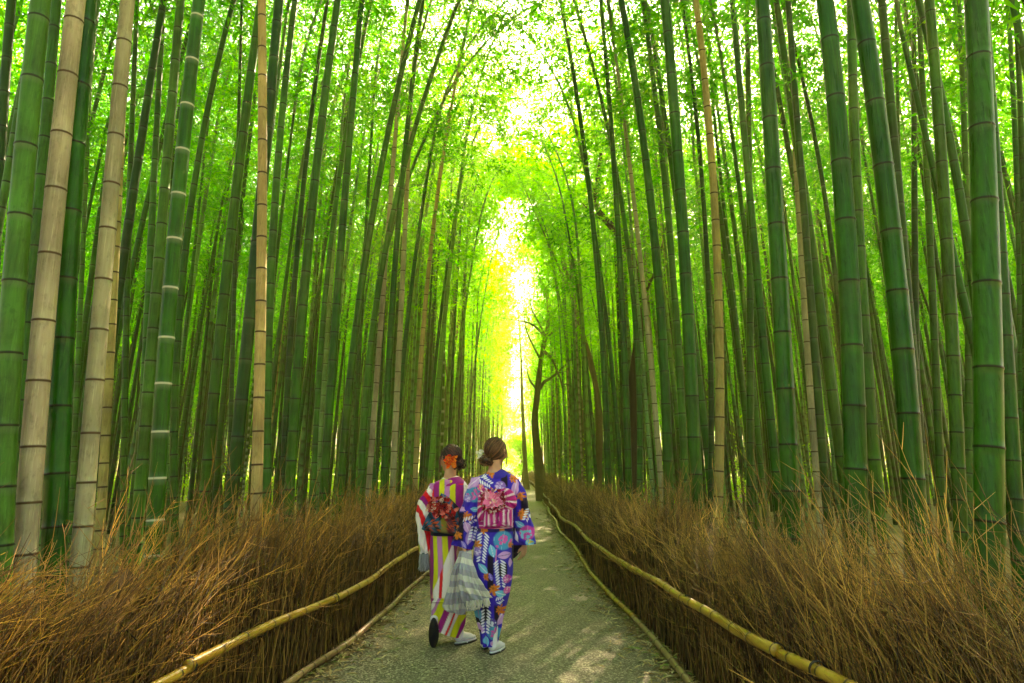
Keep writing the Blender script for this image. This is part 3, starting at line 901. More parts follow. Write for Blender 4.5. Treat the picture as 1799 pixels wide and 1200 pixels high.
def pole_mat(name, c1, c2):
    def f(nt, b):
        a = N(nt, 'ShaderNodeAttribute', attribute_name='mark')
        sep = nt.nodes.new('ShaderNodeSeparateColor'); nt.links.new(a.outputs['Color'], sep.inputs[0])
        n1 = noise(nt, 14, 5, stretch=(1, 0.3, 1)); n2 = noise(nt, 60, 4)
        c = mix(nt, ramp(nt, n1, [(0.35, (0, 0, 0)), (0.65, (1, 1, 1))]), c1, c2)
        c = mix(nt, math_(nt, 'MULTIPLY', ramp(nt, n2, [(0.55, (0, 0, 0)), (0.7, (1, 1, 1))]), 0.45), c, tuple(x * 0.3 for x in c1))
        c = mix(nt, sep.outputs['Red'], c, (0.05, 0.025, 0.01))
        nt.links.new(c, b.inputs['Base Color']); b.inputs['Roughness'].default_value = 0.42
    return quadmat(name, f)


M_RAILG = pole_mat('rail_golden', (0.34, 0.17, 0.008), (0.48, 0.29, 0.03))
M_RAILB = pole_mat('rail_brown', (0.20, 0.10, 0.04), (0.40, 0.25, 0.11))


def rail(parent, name, pts, r, mat, seed):
    """bamboo pole along world points, with joints"""
    rs = np.random.default_rng(seed)
    pts = np.array(pts, float)
    seg = np.linalg.norm(np.diff(pts, axis=0), axis=1); s = np.concatenate([[0], np.cumsum(seg)])
    S = []; Mk = []; Rr = []
    x = 0.02
    S.append(0); Mk.append(0); Rr.append(1)
    while x < s[-1] - 0.03:
        for d_, m_, r_ in ((-0.03, 0, 1), (-0.008, .3, 1.03), (-0.003, 1, 1.1), (0.003, 1, 1.1), (0.009, .2, 1.02), (0.04, 0, 0.98)):
            if x + d_ > S[-1] + 1e-4: S.append(x + d_); Mk.append(m_); Rr.append(r_)
        x += rs.uniform(0.17, 0.30)
    S.append(s[-1]); Mk.append(0); Rr.append(1)
    S = np.array(S)
    # smooth centre line
    fine = np.linspace(0, s[-1], 200)
    C = np.stack([np.interp(fine, s, pts[:, k]) for k in range(3)], 1)
    ker = np.ones(15) / 15
    Cp = np.concatenate([np.repeat(C[:1], 7, 0), C, np.repeat(C[-1:], 7, 0)])
    C = np.stack([np.convolve(Cp[:, k], ker, 'valid') for k in range(3)], 1)
    P = np.stack([np.interp(S, fine, C[:, k]) for k in range(3)], 1)
    P += 0.004 * np.stack([np.sin(S * 4 + seed), 0 * S, np.cos(S * 5 + seed * 2)], 1)
    V, q = tubes(P[None], (r * np.array(Rr) * (1 - 0.12 * S / s[-1]))[None], 12, ref=(0.02, 0.01, 1), cap=True)
    a = np.repeat(np.stack([Mk, np.zeros(len(Mk)), np.zeros(len(Mk)), np.ones(len(Mk))], 1), 12, 0)
    me = mesh(name, V, q, attrs={'mark': a}, mats=[mat], smooth_=True)
    return link(name, me, parent)


def rail_line(X, side, ys_, zf, off=0.0):
    return [(float(X(y)) + side * off, y, zf(y)) for y in ys_]


M_WIRE = quadmat('tie_wire', lambda nt, b: (b.inputs['Base Color'].__setattr__('default_value', (0.012, 0.01, 0.008, 1)), b.inputs['Roughness'].__setattr__('default_value', 0.5)))
for side, X, lab in ((-1, XL, 'brushwood fence of golden brown twigs with bamboo rails, left of the path'), (1, XR, 'brushwood fence of pale dry twigs with bright yellow bamboo rail, right of the path')):
    fe = empty('brushwood_fence', (float(X(3.0)), 3.0, 0), lab, 'fence', None)
    off0 = Vector(fe.location)
    acc = brush(side)
    b = acc.make('brush', [M_BRUSH, M_DARK_BACK], fe, False)
    b['kind'] = 'stuff'
    b.location = -off0
    if side < 0:
        zt = lambda y: 0.43 + 0.012 * math.sin(y * 1.9) - 0.0 * y
        cuts = [(-1.0, 3.55), (3.45, 5.3), (5.2, 9.2), (9.1, 14.5), (14.4, 22), (21.9, 32), (31.9, 46), (45.9, 60)]
    else:
        zt = lambda y: float(np.interp(y, [0, 2.7, 3.8, 6.9, 15, 60], [0.66, 0.60, 0.54, 0.46, 0.33, 0.33])) + 0.01 * math.sin(y * 1.7)
        cuts = [(-1.0, 3.3), (3.2, 6.4), (6.3, 10.6), (10.5, 16), (15.9, 24), (23.9, 34), (33.9, 46), (45.9, 60)]
    for k, (a0, a1) in enumerate(cuts):
        rr = (0.027 if side < 0 else 0.028) * (1 + 0.0 * k)
        o = rail(fe, 'top_rail', rail_line(X, side, np.linspace(a0, a1, 14), lambda y: zt(y) + (0.010 if k % 2 else -0.004), -0.012 * (k % 2)), rr, M_RAILG, k + 3)
        o.location = -off0
        o = rail(fe, 'bottom_rail', rail_line(X, side, np.linspace(a0, a1, 14), lambda y: 0.05 + (0.008 if k % 2 else 0), -0.03 - 0.01 * (k % 2)), 0.026, M_RAILB if side < 0 else M_RAILG if k > 1 else M_RAILB, k + 30)
        o.location = -off0
    for y in ([2.4, 3.5, 4.2, 5.25, 6.4, 7.7, 9.1, 12] if side < 0 else [2.2, 2.9, 3.25, 4.6, 6.35, 8.2, 10.5, 13]):
        a_ = np.linspace(0, 2 * np.pi, 14)
        P = []
        for k in range(3):
            P.append(np.stack([X(y) + 0.036 * np.cos(a_), np.full(14, y + k * 0.006), zt(y) + 0.038 * np.sin(a_)], 1))
        V, q = tubes(np.array(P), np.full((3, 14), 0.0022), 5)
        o = link('wire_tie', mesh('wire_tie', V, q, mats=[M_WIRE], smooth_=True), fe)
        o.location = -off0


# ------------------------------------------------------------------ broadleaf trees near and beyond the bend
def catmull(P, n):
    P = np.asarray(P, float)
    m = len(P)
    if m < 3:
        t = np.linspace(0, 1, n)[:, None]; return P[0] * (1 - t) + P[-1] * t
    Q = np.vstack([2 * P[0] - P[1], P, 2 * P[-1] - P[-2]])
    u = np.linspace(0, m - 1 - 1e-6, n); i = u.astype(int); f = (u - i)[:, None]
    a, b, c, d = Q[i], Q[i + 1], Q[i + 2], Q[i + 3]
    return 0.5 * (2 * b + (c - a) * f + (2 * a - 5 * b + 4 * c - d) * f ** 2 + (3 * b - a - 3 * c + d) * f ** 3)


M_TRUNK = M_BARK


def tree(label, trunk, rad, branches, crown_pts, Y, leaf_n=9000, spread=1.0, leaf=0.13, base=None, cat='tree', tcol=(0.17, 0.12, 0.05)):
    tp = catmull(trunk, 26)
    b0 = tp[0].copy(); b0[2] = 0
    e = empty('broadleaf_tree', tuple(b0), label, cat)
    acc = Acc()
    t = np.linspace(0, 1, 26)
    rad_ = rad * (1 - 0.72 * t) * (1 + 0.5 * np.exp(-t * 18)) * (1 + 0.08 * np.sin(t * 31))
    acc.add(*tubes((tp - b0)[None], rad_[None], 10, ref=(0.02, 1, 0.01)), c=tcol)
    ends = []
    for br, r0 in branches:
        bp = catmull(br, 14) + 0
        k = int(np.argmin(np.linalg.norm(tp - bp[0], axis=1)))
        bp = bp + np.stack([np.zeros(14), np.linspace(0, rng.normal(0, 0.8), 14), np.zeros(14)], 1)
        acc.add(*tubes((bp - b0)[None], (r0 * (1 - 0.8 * np.linspace(0, 1, 14)))[None], 7), c=tcol)
        for m in range(3):
            i0 = rng.integers(5, 13); p0 = bp[i0]
            d = rng.normal(0, 1, 3); d[2] = abs(d[2])
            d /= np.linalg.norm(d)
            sp = catmull([p0, p0 + d * 0.6, p0 + d * 1.1 + (0, 0, 0.3)], 8)
            acc.add(*tubes((sp - b0)[None], (r0 * 0.3 * (1 - 0.8 * np.linspace(0, 1, 8)))[None], 4), c=tcol)
            ends.append(sp[-1])
        ends.append(bp[-1])
    acc.make('trunk', [M_TRUNK], e)
    cen = []
    for c, r in crown_pts:
        n_ = max(10, int(26 * r * r))
        v = rng.normal(size=(n_, 3)); v /= np.linalg.norm(v, axis=1, keepdims=True)
        cen.append(np.asarray(c) + v * (r * rng.random((n_, 1)) ** 0.5) * np.array([1, 1, 0.75]))
    cen = np.concatenate(cen + [np.array(ends)] if ends else cen)
    idx = rng.integers(0, len(cen), leaf_n)
    p = cen[idx] + rng.normal(0, 0.28, (leaf_n, 3)) * np.array([1, 1, 0.45])
    d = rng.normal(size=(leaf_n, 3)); d[:, 2] -= 0.3
    up = rng.normal(0, 0.6, (leaf_n, 3)); up[:, 2] += 1
    V, q = kite_leaves(p - b0, d, rng.uniform(0.6, 1.2, leaf_n) * leaf, rng.uniform(0.35, 0.6, leaf_n) * leaf, up)
    link('crown', mesh('crown', V, q, mats=[M_LEAFY]), e)
    return e


def zc(cx, cy): return (820 + cx / 3.157, 480 + cy / 3.157)


Yt = 29.0
A_ = lambda pts, Y: [at(*zc(*p), Y) for p in pts]
tr = A_([(418, 1120), (395, 1000), (382, 900), (378, 800), (388, 700), (402, 560), (420, 430), (440, 340), (456, 230), (440, 100), (400, 20)], Yt)
tr[0][2] = -0.2
br = [(A_([(430, 345), (370, 285), (310, 260), (170, 235)], Yt), 0.07), (A_([(404, 470), (330, 330), (312, 200)], Yt), 0.055),
      (A_([(383, 640), (345, 570), (330, 450)], Yt), 0.06), (A_([(430, 330), (360, 170), (350, 50)], Yt), 0.05),
      (A_([(405, 640), (430, 600), (475, 570), (560, 490), (720, 320)], Yt), 0.10), (A_([(425, 430), (480, 480), (530, 600), (548, 710)], Yt), 0.08),
      (A_([(440, 350), (520, 300), (600, 170)], Yt), 0.08), (A_([(450, 260), (520, 150), (540, 20)], Yt), 0.05)]
tree('crooked dark-barked tree with bare twisting branches, standing right of the path far ahead', tr, 0.185, br,
     [(at(895, 520, Yt), 1.2), (at(965, 450, Yt), 1.7), (at(885, 610, Yt), 0.8), (at(1020, 500, Yt), 1.2), (at(930, 410, Yt), 1.6)], Yt, 7000, leaf=0.12)
B_ = lambda pts, Y: [at(*p, Y) for p in pts]
tr = B_([(1107, 860), (1108, 810), (1111, 700), (1122, 600), (1120, 500), (1100, 430), (1072, 395), (1049, 365), (1050, 320), (1056, 270)], 17.0); tr[0][2] = -0.2
tree('curved dark tree leaning left behind the slim bamboos, right of the crooked tree', tr, 0.19,
     [(B_([(1072, 395), (1040, 372), (1020, 350)], 17), 0.04), (B_([(1050, 345), (1030, 300), (1010, 240)], 17), 0.035), (B_([(1121, 540), (1150, 470), (1165, 380)], 17), 0.05)],
     [(at(1050, 230, 17), 1.4), (at(1000, 170, 17), 1.3), (at(1120, 330, 17), 1.2)], 17, 4500, leaf=0.10, tcol=(0.05, 0.034, 0.02))
tr = B_([(925, 850), (922, 800), (919, 740), (917, 690), (915, 620), (910, 540)], 44.0); tr[0][2] = -0.2
tree('straight bare tree trunk at the bend of the path, glowing yellow in the haze', tr, 0.17, [], [(at(900, 560, 44), 2.0), (at(880, 480, 44), 2.2), (at(925, 440, 44), 2.0)], 44, 5000, leaf=0.17)

for lab, X_, Y_, h, r, lo in (
        ('yellow-green leafy tree closing the far end of the path', -1.2, 72, 9, 2.6, 1.6),
        ('tallest yellow-green tree at the far end, behind the bend', 2.6, 74, 12, 3.0, 2.0),
        ('bright leafy tree beyond the left fence near the path end', -4.6, 58, 9, 2.4, 2.4),
        ('bright leafy tree leaning over the path from the left, far ahead', -3.2, 40, 11, 2.2, 5.0),
        ('bright leafy tree right of the path far behind the crooked tree', 4.2, 52, 10, 2.4, 3.0),
        ('light green tree spreading over the path from the right, high up', 3.6, 34, 12, 2.2, 7.0),
        ('slender leafy tree hanging its crown over the middle of the path', 2.9, 23, 13.0, 1.7, 9.3),
        ('tall leafy tree arching from the left fence high over the path', -2.9, 28, 15.0, 2.0, 10.0),
        ('low leafy bush-like tree glowing at the very end of the path', 1.0, 66, 4.5, 1.6, 1.0)):
    to = -0.35 * X_ if Y_ > 30 else -0.9 * X_
    tp = [np.array([X_, Y_, -0.2]), np.array([X_ + 0.1, Y_, h * 0.3]), np.array([X_ + to * 0.3, Y_, h * 0.6]), np.array([X_ + to * 0.6, Y_, h * 0.95])]
    cp = []
    for k in range(9):
        f = k / 8
        zz = lo + (h - lo) * f
        cp.append(((X_ + to * f + rng.normal(0, r * 0.5), Y_ + rng.normal(0, 1.2), zz), r * rng.uniform(0.5, 0.8)))
    brs = [([tp[1] + (tp[2] - tp[1]) * f, np.array(cp[k][0]) * 0.5 + (tp[1] + (tp[2] - tp[1]) * f) * 0.5, np.array(cp[k][0])], 0.05) for k, f in ((2, 0.1), (4, 0.5), (6, 0.9), (7, 1.0))]
    tree(lab, tp, 0.14, brs, cp, Y_, 9000, leaf=0.20)

# ------------------------------------------------------------------ the two women
YB, YA = 5.36, 5.60
PX = lambda cx, cy: (700 + np.asarray(cx, float) / 2.607, 740 + np.asarray(cy, float) / 2.607)


def cw(cx, cy, Y):
    """front-plane point of a figure: (cx, cy) are tracing units, 1.72 mm each, measured from the figure's drawing"""
    px, py = PX(cx, cy)
    x = (px - 899.5) / 1150; z = -(py - 600) / 1150
    dy = CP - z * SP; dz = SP + z * CP
    return np.stack([x * Y / dy, np.full_like(x, Y), HC + dz * Y / dy], -1)


def loft(acc, rows, Y, M, S, paint, fold=None, m=0, caps=True, exp=2.3):
    rows = np.array([list(r) + [0] * (6 - len(r)) for r in rows], float)   # Lx,Ly,Rx,Ry,hd,yc
    Q = catmull(rows, M)
    th = np.linspace(0, 2 * np.pi, S, endpoint=False)
    ct, st = np.cos(th), np.sin(th)
    u = np.sign(ct) * np.abs(ct) ** (2 / exp); v = np.sign(st) * np.abs(st) ** (2 / exp)
    t = (u + 1) / 2
    cx = Q[:, 0:1] + (Q[:, 2:3] - Q[:, 0:1]) * t; cyy = Q[:, 1:2] + (Q[:, 3:4] - Q[:, 1:2]) * t
    f = fold(th[None, :], np.linspace(0, 1, M)[:, None]) if fold else np.zeros((M, S))
    W = cw(cx, cyy, Y)
    W[..., 1] += Q[:, 5:6] + (Q[:, 4:5] + f) * v[None]
    W[..., 0] += f * u[None]
    c = paint(cx + 0 * v, cyy + 0 * v, np.broadcast_to(v, cx.shape))
    V = W.reshape(-1, 3); c = c.reshape(-1, 3)
    i, j = np.meshgrid(np.arange(M - 1), np.arange(S), indexing='ij')
    q = np.stack([i * S + j, i * S + (j + 1) % S, (i + 1) * S + (j + 1) % S, (i + 1) * S + j], -1).reshape(-1, 4)
    Fs = [q]
    if caps:
        Fs += [np.arange(S)[None, :], (np.arange(S) + (M - 1) * S)[None, ::-1]]
    acc.add(V, Fs, m, c)


def smin_band(x, a, b, e=1.0):
    return smooth(a - e, a + e, x) * (1 - smooth(b - e, b + e, x))


def over(c, col, a):
    return c * (1 - a[..., None]) + lin(col) * a[..., None]


def disc(x, y, cx, cy_, rx, ry=None, ang=0, e=0.12):
    ry = ry or rx
    ca, sa = math.cos(R(ang)), math.sin(R(ang))
    u = ((x - cx) * ca + (y - cy_) * sa) / rx; v = (-(x - cx) * sa + (y - cy_) * ca) / ry
    r = np.sqrt(u * u + v * v)
    return 1 - smooth(1 - e, 1 + e, r), u, v


def leafshape(c, x, y, cx, cy_, a, b, ang, col, vein=(255, 240, 255)):
    ca, sa = math.cos(R(ang)), math.sin(R(ang))
    u = ((x - cx) * ca + (y - cy_) * sa) / a; v = (-(x - cx) * sa + (y - cy_) * ca) / b
    m = (1 - smooth(0.85, 1.0, np.abs(v) / np.maximum(1e-3, 1 - u * u))) * (np.abs(u) < 1)
    c = over(c, col, m)
    c = over(c, vein, m * (1 - smooth(0.04, 0.12, np.abs(v))) * 0.7)
    return c


def maple(c, x, y, cx, cy_, r, col=(222, 120, 40), n=7, ph=0.0):
    dx, dy = x - cx, y - cy_
    rr = np.hypot(dx, dy); an = np.arctan2(dy, dx) + ph
    lobe = r * (0.30 + 0.70 * np.abs(np.cos(an * n / 2)) ** 0.7) * (0.8 + 0.35 * np.cos(an - ph * 3))
    m = 1 - smooth(0.9, 1.05, rr / lobe)
    c = over(c, col, m)
    return over(c, (120, 50, 30), m * (1 - smooth(0.1, 0.25, rr / r)) * 0.6)


def ball(c, x, y, cx, cy_, r, col, spot, seed=0, halo=True):
    m, u, v = disc(x, y, cx, cy_, r)
    c = over(c, col, m)
    rs = np.random.default_rng(seed)
    for k in range(15):
        a = rs.uniform(0, 6.28); q = rs.uniform(0.1, 0.9)
        m2, _, _ = disc(x, y, cx + r * q * math.cos(a), cy_ + r * q * math.sin(a), r * rs.uniform(0.10, 0.20), e=0.2)
        c = over(c, spot, m * m2)
    ln_ = (np.abs(np.sin(u * 3.2 + v * 0.6)) < 0.07)
    return over(c, (190, 235, 255), m * ln_ * 0.55)


def frond(c, x, y, x0, y0, x1, y1, w, col=(238, 232, 248), n=8):
    L = math.hypot(x1 - x0, y1 - y0); dx, dy = (x1 - x0) / L, (y1 - y0) / L
    an = math.degrees(math.atan2(dy, dx))
    for k in range(n):
        f = (k + 0.5) / n
        px, py = x0 + (x1 - x0) * f, y0 + (y1 - y0) * f
        ww = w * (1 - 0.35 * f)
        for s in (-1, 1):
            m, _, _ = disc(x, y, px - s * dy * ww * 0.5, py + s * dx * ww * 0.5, ww * 0.46, L / n * 0.30, an + 90 - s * 40, e=0.2)
            c = over(c, col, m)
    return c


INDIGO, BLACK = (56, 34, 185), (26, 12, 44)


def paint_b(x, y, v):
    c = np.zeros(x.shape + (3,)) + lin(INDIGO)
    dark = np.maximum.reduce([smin_band(x, 470, 500, 3) * smin_band(y, 245, 300, 8), smin_band(x, 560, 600, 4) * smin_band(y, 350, 420, 6), smin_band(x, 250, 300, 4) * smin_band(y, 415, 545, 8),
                              smin_band(x, 410, 438, 3) * smin_band(y, 600, 760, 10), smin_band(x, 462, 498, 3) * smin_band(y, 640, 700, 8), smin_band(x, 440, 462, 3) * smin_band(y, 830, 960, 10),
                              smin_band(x, 385, 415, 3) * smin_band(y, 830, 905, 10), smin_band(x, 520, 575, 3) * smin_band(y, 565, 640, 4), smin_band(y, 486, 502, 2) * 0.8, smin_band(x, 340, 368, 3) * smin_band(y, 540, 600, 8),
                              smin_band(x, 360, 385, 3) * smin_band(y, 880, 960, 8)])
    c = over(c, BLACK, dark)
    LIL, CY, BL, PK = (214, 160, 226), (110, 190, 226), (58, 150, 200), (232, 90, 180)
    c = leafshape(c, x, y, 345, 282, 42, 24, -40, LIL); c = leafshape(c, x, y, 535, 305, 40, 20, 100, LIL)
    c = frond(c, x, y, 380, 262, 428, 292, 26, n=5); c = ball(c, x, y, 350, 335, 34, BL, PK, 1)
    c = ball(c, x, y, 468, 297, 24, (150, 110, 200), (220, 190, 240), 2); c = ball(c, x, y, 322, 352, 17, (150, 120, 205), (220, 190, 240), 3)
    c = maple(c, x, y, 520, 262, 26); c = maple(c, x, y, 556, 335, 26, ph=.5); c = maple(c, x, y, 560, 418, 32, ph=.3)
    c = maple(c, x, y, 425, 242, 22, n=5); c = frond(c, x, y, 400, 235, 392, 262, 14, n=3)
    c = frond(c, x, y, 605, 400, 578, 455, 26, n=5); c = leafshape(c, x, y, 556, 470, 26, 14, 30, CY); c = ball(c, x, y, 588, 508, 34, (214, 70, 170), CY, 4)
    c = ball(c, x, y, 600, 555, 18, CY, (240, 220, 60), 14); c = leafshape(c, x, y, 540, 520, 34, 9, 80, (236, 226, 244))
    c = maple(c, x, y, 308, 430, 30, ph=.2); c = frond(c, x, y, 300, 462, 360, 442, 26, n=5); c = leafshape(c, x, y, 318, 485, 30, 18, 70, LIL)
    c = maple(c, x, y, 276, 512, 26, ph=.9); c = maple(c, x, y, 262, 480, 16, n=5); c = leafshape(c, x, y, 350, 402, 18, 12, 10, CY); c = leafshape(c, x, y, 325, 530, 36, 16, 100, (170, 130, 215))
    c = leafshape(c, x, y, 300, 562, 20, 10, 60, (150, 130, 220)); c = frond(c, x, y, 352, 480, 332, 545, 20, n=5)
    c = leafshape(c, x, y, 290, 400, 20, 12, 20, LIL); c = ball(c, x, y, 378, 302, 16, PK, (250, 200, 80), 5)
    # skirt
    c = maple(c, x, y, 388, 494, 22, n=5); c = maple(c, x, y, 470, 492, 15, n=5); c = ball(c, x, y, 480, 538, 42, BL, PK, 6)
    c = frond(c, x, y, 392, 508, 380, 636, 34, n=10); c = leafshape(c, x, y, 432, 584, 30, 17, 75, CY); c = leafshape(c, x, y, 486, 604, 32, 18, -8, LIL, (60, 40, 120))
    c = over(c, (226, 130, 190), (1 - smooth(1.5, 3.5, np.abs(x - (452 - (y - 575) * 0.07)))) * smin_band(y, 575, 655, 1))
    c = leafshape(c, x, y, 390, 664, 32, 17, 45, CY); c = maple(c, x, y, 358, 560, 26); c = ball(c, x, y, 362, 590, 20, (150, 110, 200), (226, 200, 240), 7)
    c = frond(c, x, y, 464, 628, 472, 752, 32, n=10); c = ball(c, x, y, 498, 712, 20, (200, 60, 180), (240, 170, 220), 8); c = leafshape(c, x, y, 512, 640, 22, 10, 90, LIL)
    c = maple(c, x, y, 436, 752, 34, ph=.4); c = leafshape(c, x, y, 470, 778, 26, 18, 20, CY); c = ball(c, x, y, 498, 765, 17, (240, 90, 190), (250, 190, 220), 9)
    c = frond(c, x, y, 452, 812, 482, 800, 22, n=4); c = maple(c, x, y, 462, 850, 32, ph=.1); c = leafshape(c, x, y, 466, 900, 30, 14, 110, LIL)
    c = ball(c, x, y, 426, 914, 26, (90, 70, 160), (225, 225, 245), 10); c = ball(c, x, y, 438, 955, 30, BL, PK, 11); c = frond(c, x, y, 402, 850, 400, 960, 30, n=8)
    c = leafshape(c, x, y, 368, 870, 34, 17, 80, (90, 170, 215), (226, 90, 180)); c = leafshape(c, x, y, 378, 935, 24, 12, 60, LIL); c = leafshape(c, x, y, 405, 992, 26, 12, 80, CY)
    c = ball(c, x, y, 436, 1002, 14, LIL, PK, 12); c = leafshape(c, x, y, 350, 740, 30, 14, 80, LIL); c = leafshape(c, x, y, 356, 810, 26, 12, 90, PK)
    c = maple(c, x, y, 508, 560, 18); c = maple(c, x, y, 400, 700, 22); c = leafshape(c, x, y, 425, 700, 20, 10, 70, (130, 100, 210))
    return c


PUR, YEL, MAU, WHT, RED, PNK = (165, 20, 130), (214, 208, 40), (206, 126, 190), (248, 232, 230), (240, 24, 40), (246, 130, 145)


def bands(x, stops):
    """stops [(x_edge, colour)...] colour applies right of the edge"""
    c = np.zeros(x.shape + (3,)) + lin(stops[0][1])
    for e, col in stops[1:]:
        c = over(c, col, smooth(e - 1.2, e + 1.2, x))
        c = over(c, (60, 40, 50), (1 - smooth(0.2, 1.4, np.abs(x - e))) * 0.35)
    return c


def paint_a(x, y, v):
    up = bands(x, [(0, WHT), (150, RED), (166, PUR), (192, YEL), (216, MAU), (240, YEL), (266, PUR), (300, WHT), (316, RED)])
    xs = x + 4 * np.sin(y / 60)
    mid = bands(xs, [(0, PUR), (166 - (y.mean() * 0), YEL), (186, MAU), (208, YEL), (234, PUR), (260, WHT), (276, RED)])
    lowp = smooth(560, 660, y)
    mid2 = bands(xs, [(0, PNK), (168, WHT), (194, RED), (208, WHT), (240, WHT), (258, PUR), (275, MAU)])
    diag = smooth(-6, 6, (y - 600) - (234 - x) * 2.5)
    c = mid * (1 - diag[..., None]) + mid2 * diag[..., None]
    xl = x + (y - 800) * 0.42
    lowc = bands(xl, [(0, PUR), (172, WHT), (188, MAU), (200, YEL), (236, PUR), (266, WHT), (286, RED), (296, WHT), (312, YEL), (340, PUR), (352, WHT), (362, YEL)])
    f = smooth(798, 806, y + (x - 150) * 0.1)[..., None]
    c = c * (1 - f) + lowc * f
    f = smooth(505, 512, y)[..., None]
    return up * (1 - f) + c * f


def paint_a_sleeve(x, y, v):
    s = (x - 88) * 0.9 + (y - 300) * -0.55 + 0.0012 * (y - 380) ** 2
    return bands(-s, [(-400, MAU), (-60, WHT), (-34, RED), (-8, PUR), (14, WHT), (38, RED), (62, WHT), (92, YEL), (120, WHT), (146, RED), (156, WHT), (190, YEL), (214, PUR)])


MAG = (190, 20, 130)


def paint_obi_b(x, y, v):
    c = np.zeros(x.shape + (3,)) + lin(MAG)
    s = np.sin((y + (x - 440) * 0.1) / 3.2)
    return over(c, (240, 190, 215), smooth(0.55, 0.85, s) * 0.85)


def paint_panel_b(x, y, v):
    c = np.zeros(x.shape + (3,)) + lin((200, 20, 135))
    c = over(c, (245, 225, 230), smooth(0.4, 0.75, np.sin((x - 392) / 3.4 + 0.6 * np.sin(x / 9))))
    return over(c, (120, 10, 80), smin_band(x, 455, 462, 1) + smin_band(x, 496, 501, 1))


def paint_fan_b(cx0, cy0):
    def f(x, y, v):
        an = np.arctan2(y - cy0, x - cx0); rr = np.hypot(x - cx0, y - cy0)
        c = np.zeros(x.shape + (3,)) + lin((192, 25, 125))
        c = over(c, (245, 220, 228), smooth(0.5, 0.8, np.sin(an * 17)) * 0.9)
        return c
    return f


def paint_obi_a(x, y, v):
    c = np.zeros(x.shape + (3,)) + lin((18, 92, 128))
    c = over(c, (14, 22, 44), smooth(0.1, 0.4, np.sin((x * 0.9 - y * 0.5) / 6.5)))
    c = over(c, (150, 140, 40), smin_band(x, 205, 232, 3) * smooth(420, 440, y) * 0.8)
    c = over(c, (110, 30, 50), smin_band(x, 232, 262, 3) * smooth(400, 430, y) * 0.85)
    for cx0, cy0, r in ((158, 470, 22), (178, 455, 17), (252, 470, 24), (205, 480, 16), (225, 350, 15), (250, 385, 18), (275, 450, 14)):
        rr = np.hypot(x - cx0, y - cy0); an = np.arctan2(y - cy0, x - cx0)
        lobe = r * (0.6 + 0.4 * np.cos(an * 5))
        c = over(c, (224, 84, 36), (1 - smooth(1.2, 3.0, np.abs(rr - lobe))))
        c = over(c, (224, 84, 36), (1 - smooth(2, 4, rr)))
    return over(c, (16, 18, 52), smooth(503, 507, y))


def puff(acc, poly, Y, yc, th, paint, ruffle=0.0, rk=9, m=0):
    poly = np.array(poly, float)
    P = catmull(np.vstack([poly, poly[:1]]), 73)[:-1]
    cen = P.mean(0)
    S = len(P); K = 12
    V = []; C = []
    for side in (-1, 1):
        for k in range(K):
            s = 1 - (k / K)
            Q = cen + (P - cen) * s
            W = cw(Q[:, 0], Q[:, 1], Y)
            prof = math.sqrt(max(0, 1 - s ** 3))
            rf = ruffle * np.sin(np.arange(S) / S * 2 * np.pi * rk) * s
            W[:, 1] += yc + side * th * prof + rf
            V.append(W); C.append(paint(Q[:, 0], Q[:, 1], Q[:, 0] * 0))
        W = cw(cen[0:1], cen[1:2], Y); W[:, 1] += yc + side * th
        V.append(W); C.append(paint(cen[0:1], cen[1:2], cen[:1] * 0))
    n1 = S * K + 1
    q = []; tr_ = []
    for s_ in range(2):
        o = s_ * n1
        for k in range(K - 1):
            j = np.arange(S); q.append(np.stack([o + k * S + j, o + k * S + (j + 1) % S, o + (k + 1) * S + (j + 1) % S, o + (k + 1) * S + j], 1))
        j = np.arange(S); tr_.append(np.stack([o + (K - 1) * S + j, o + (K - 1) * S + (j + 1) % S, np.full(S, o + K * S)], 1))
    acc.add(np.concatenate(V), [np.concatenate(q), np.concatenate(tr_)], m, np.concatenate(C))


def petals(acc, cx, cy_, Y, yc, n, r0, r1, size, cols, dome=0.02, seed=0, cup=0.5):
    rs = np.random.default_rng(seed)
    for k in range(n):
        a = rs.uniform(0, 6.28); rr = rs.uniform(r0, r1)
        c0 = cw(cx + rr * math.cos(a), cy_ + rr * math.sin(a), Y)
        c0[1] += yc - dome * math.sqrt(max(0, 1 - (rr / (r1 * 1.05)) ** 2)) + rs.normal(0, 0.003)
        d = np.array([math.cos(a + rs.normal(0, .7)), 0, -math.sin(a + rs.normal(0, .7))]); nrm = np.array([rs.normal(0, .35), -1, rs.normal(0, .35)])
        s = np.cross(d, nrm); s /= np.linalg.norm(s)
        sz = size * rs.uniform(0.7, 1.3)
        u = np.linspace(0, 1, 5); vv = np.linspace(-1, 1, 5)
        U, Vv = np.meshgrid(u, vv, indexing='ij')
        wd = np.sin(np.pi * (0.12 + 0.85 * U) ** 0.8) * 0.5
        P = c0 + d * (U * sz)[..., None] + s * (Vv * wd * sz)[..., None] + nrm * (cup * sz * (0.35 * Vv ** 2 + 0.4 * U ** 2) + 0.1 * sz * np.sin(Vv * 4 + k))[..., None]
        i, j = np.meshgrid(np.arange(4), np.arange(4), indexing='ij')
        q = np.stack([i * 5 + j, i * 5 + j + 1, (i + 1) * 5 + j + 1, (i + 1) * 5 + j], -1).reshape(-1, 4)
        col = lin(cols[rs.integers(len(cols))]) * rs.uniform(0.8, 1.15)
        acc.add(P.reshape(-1, 3), q, 0, col)


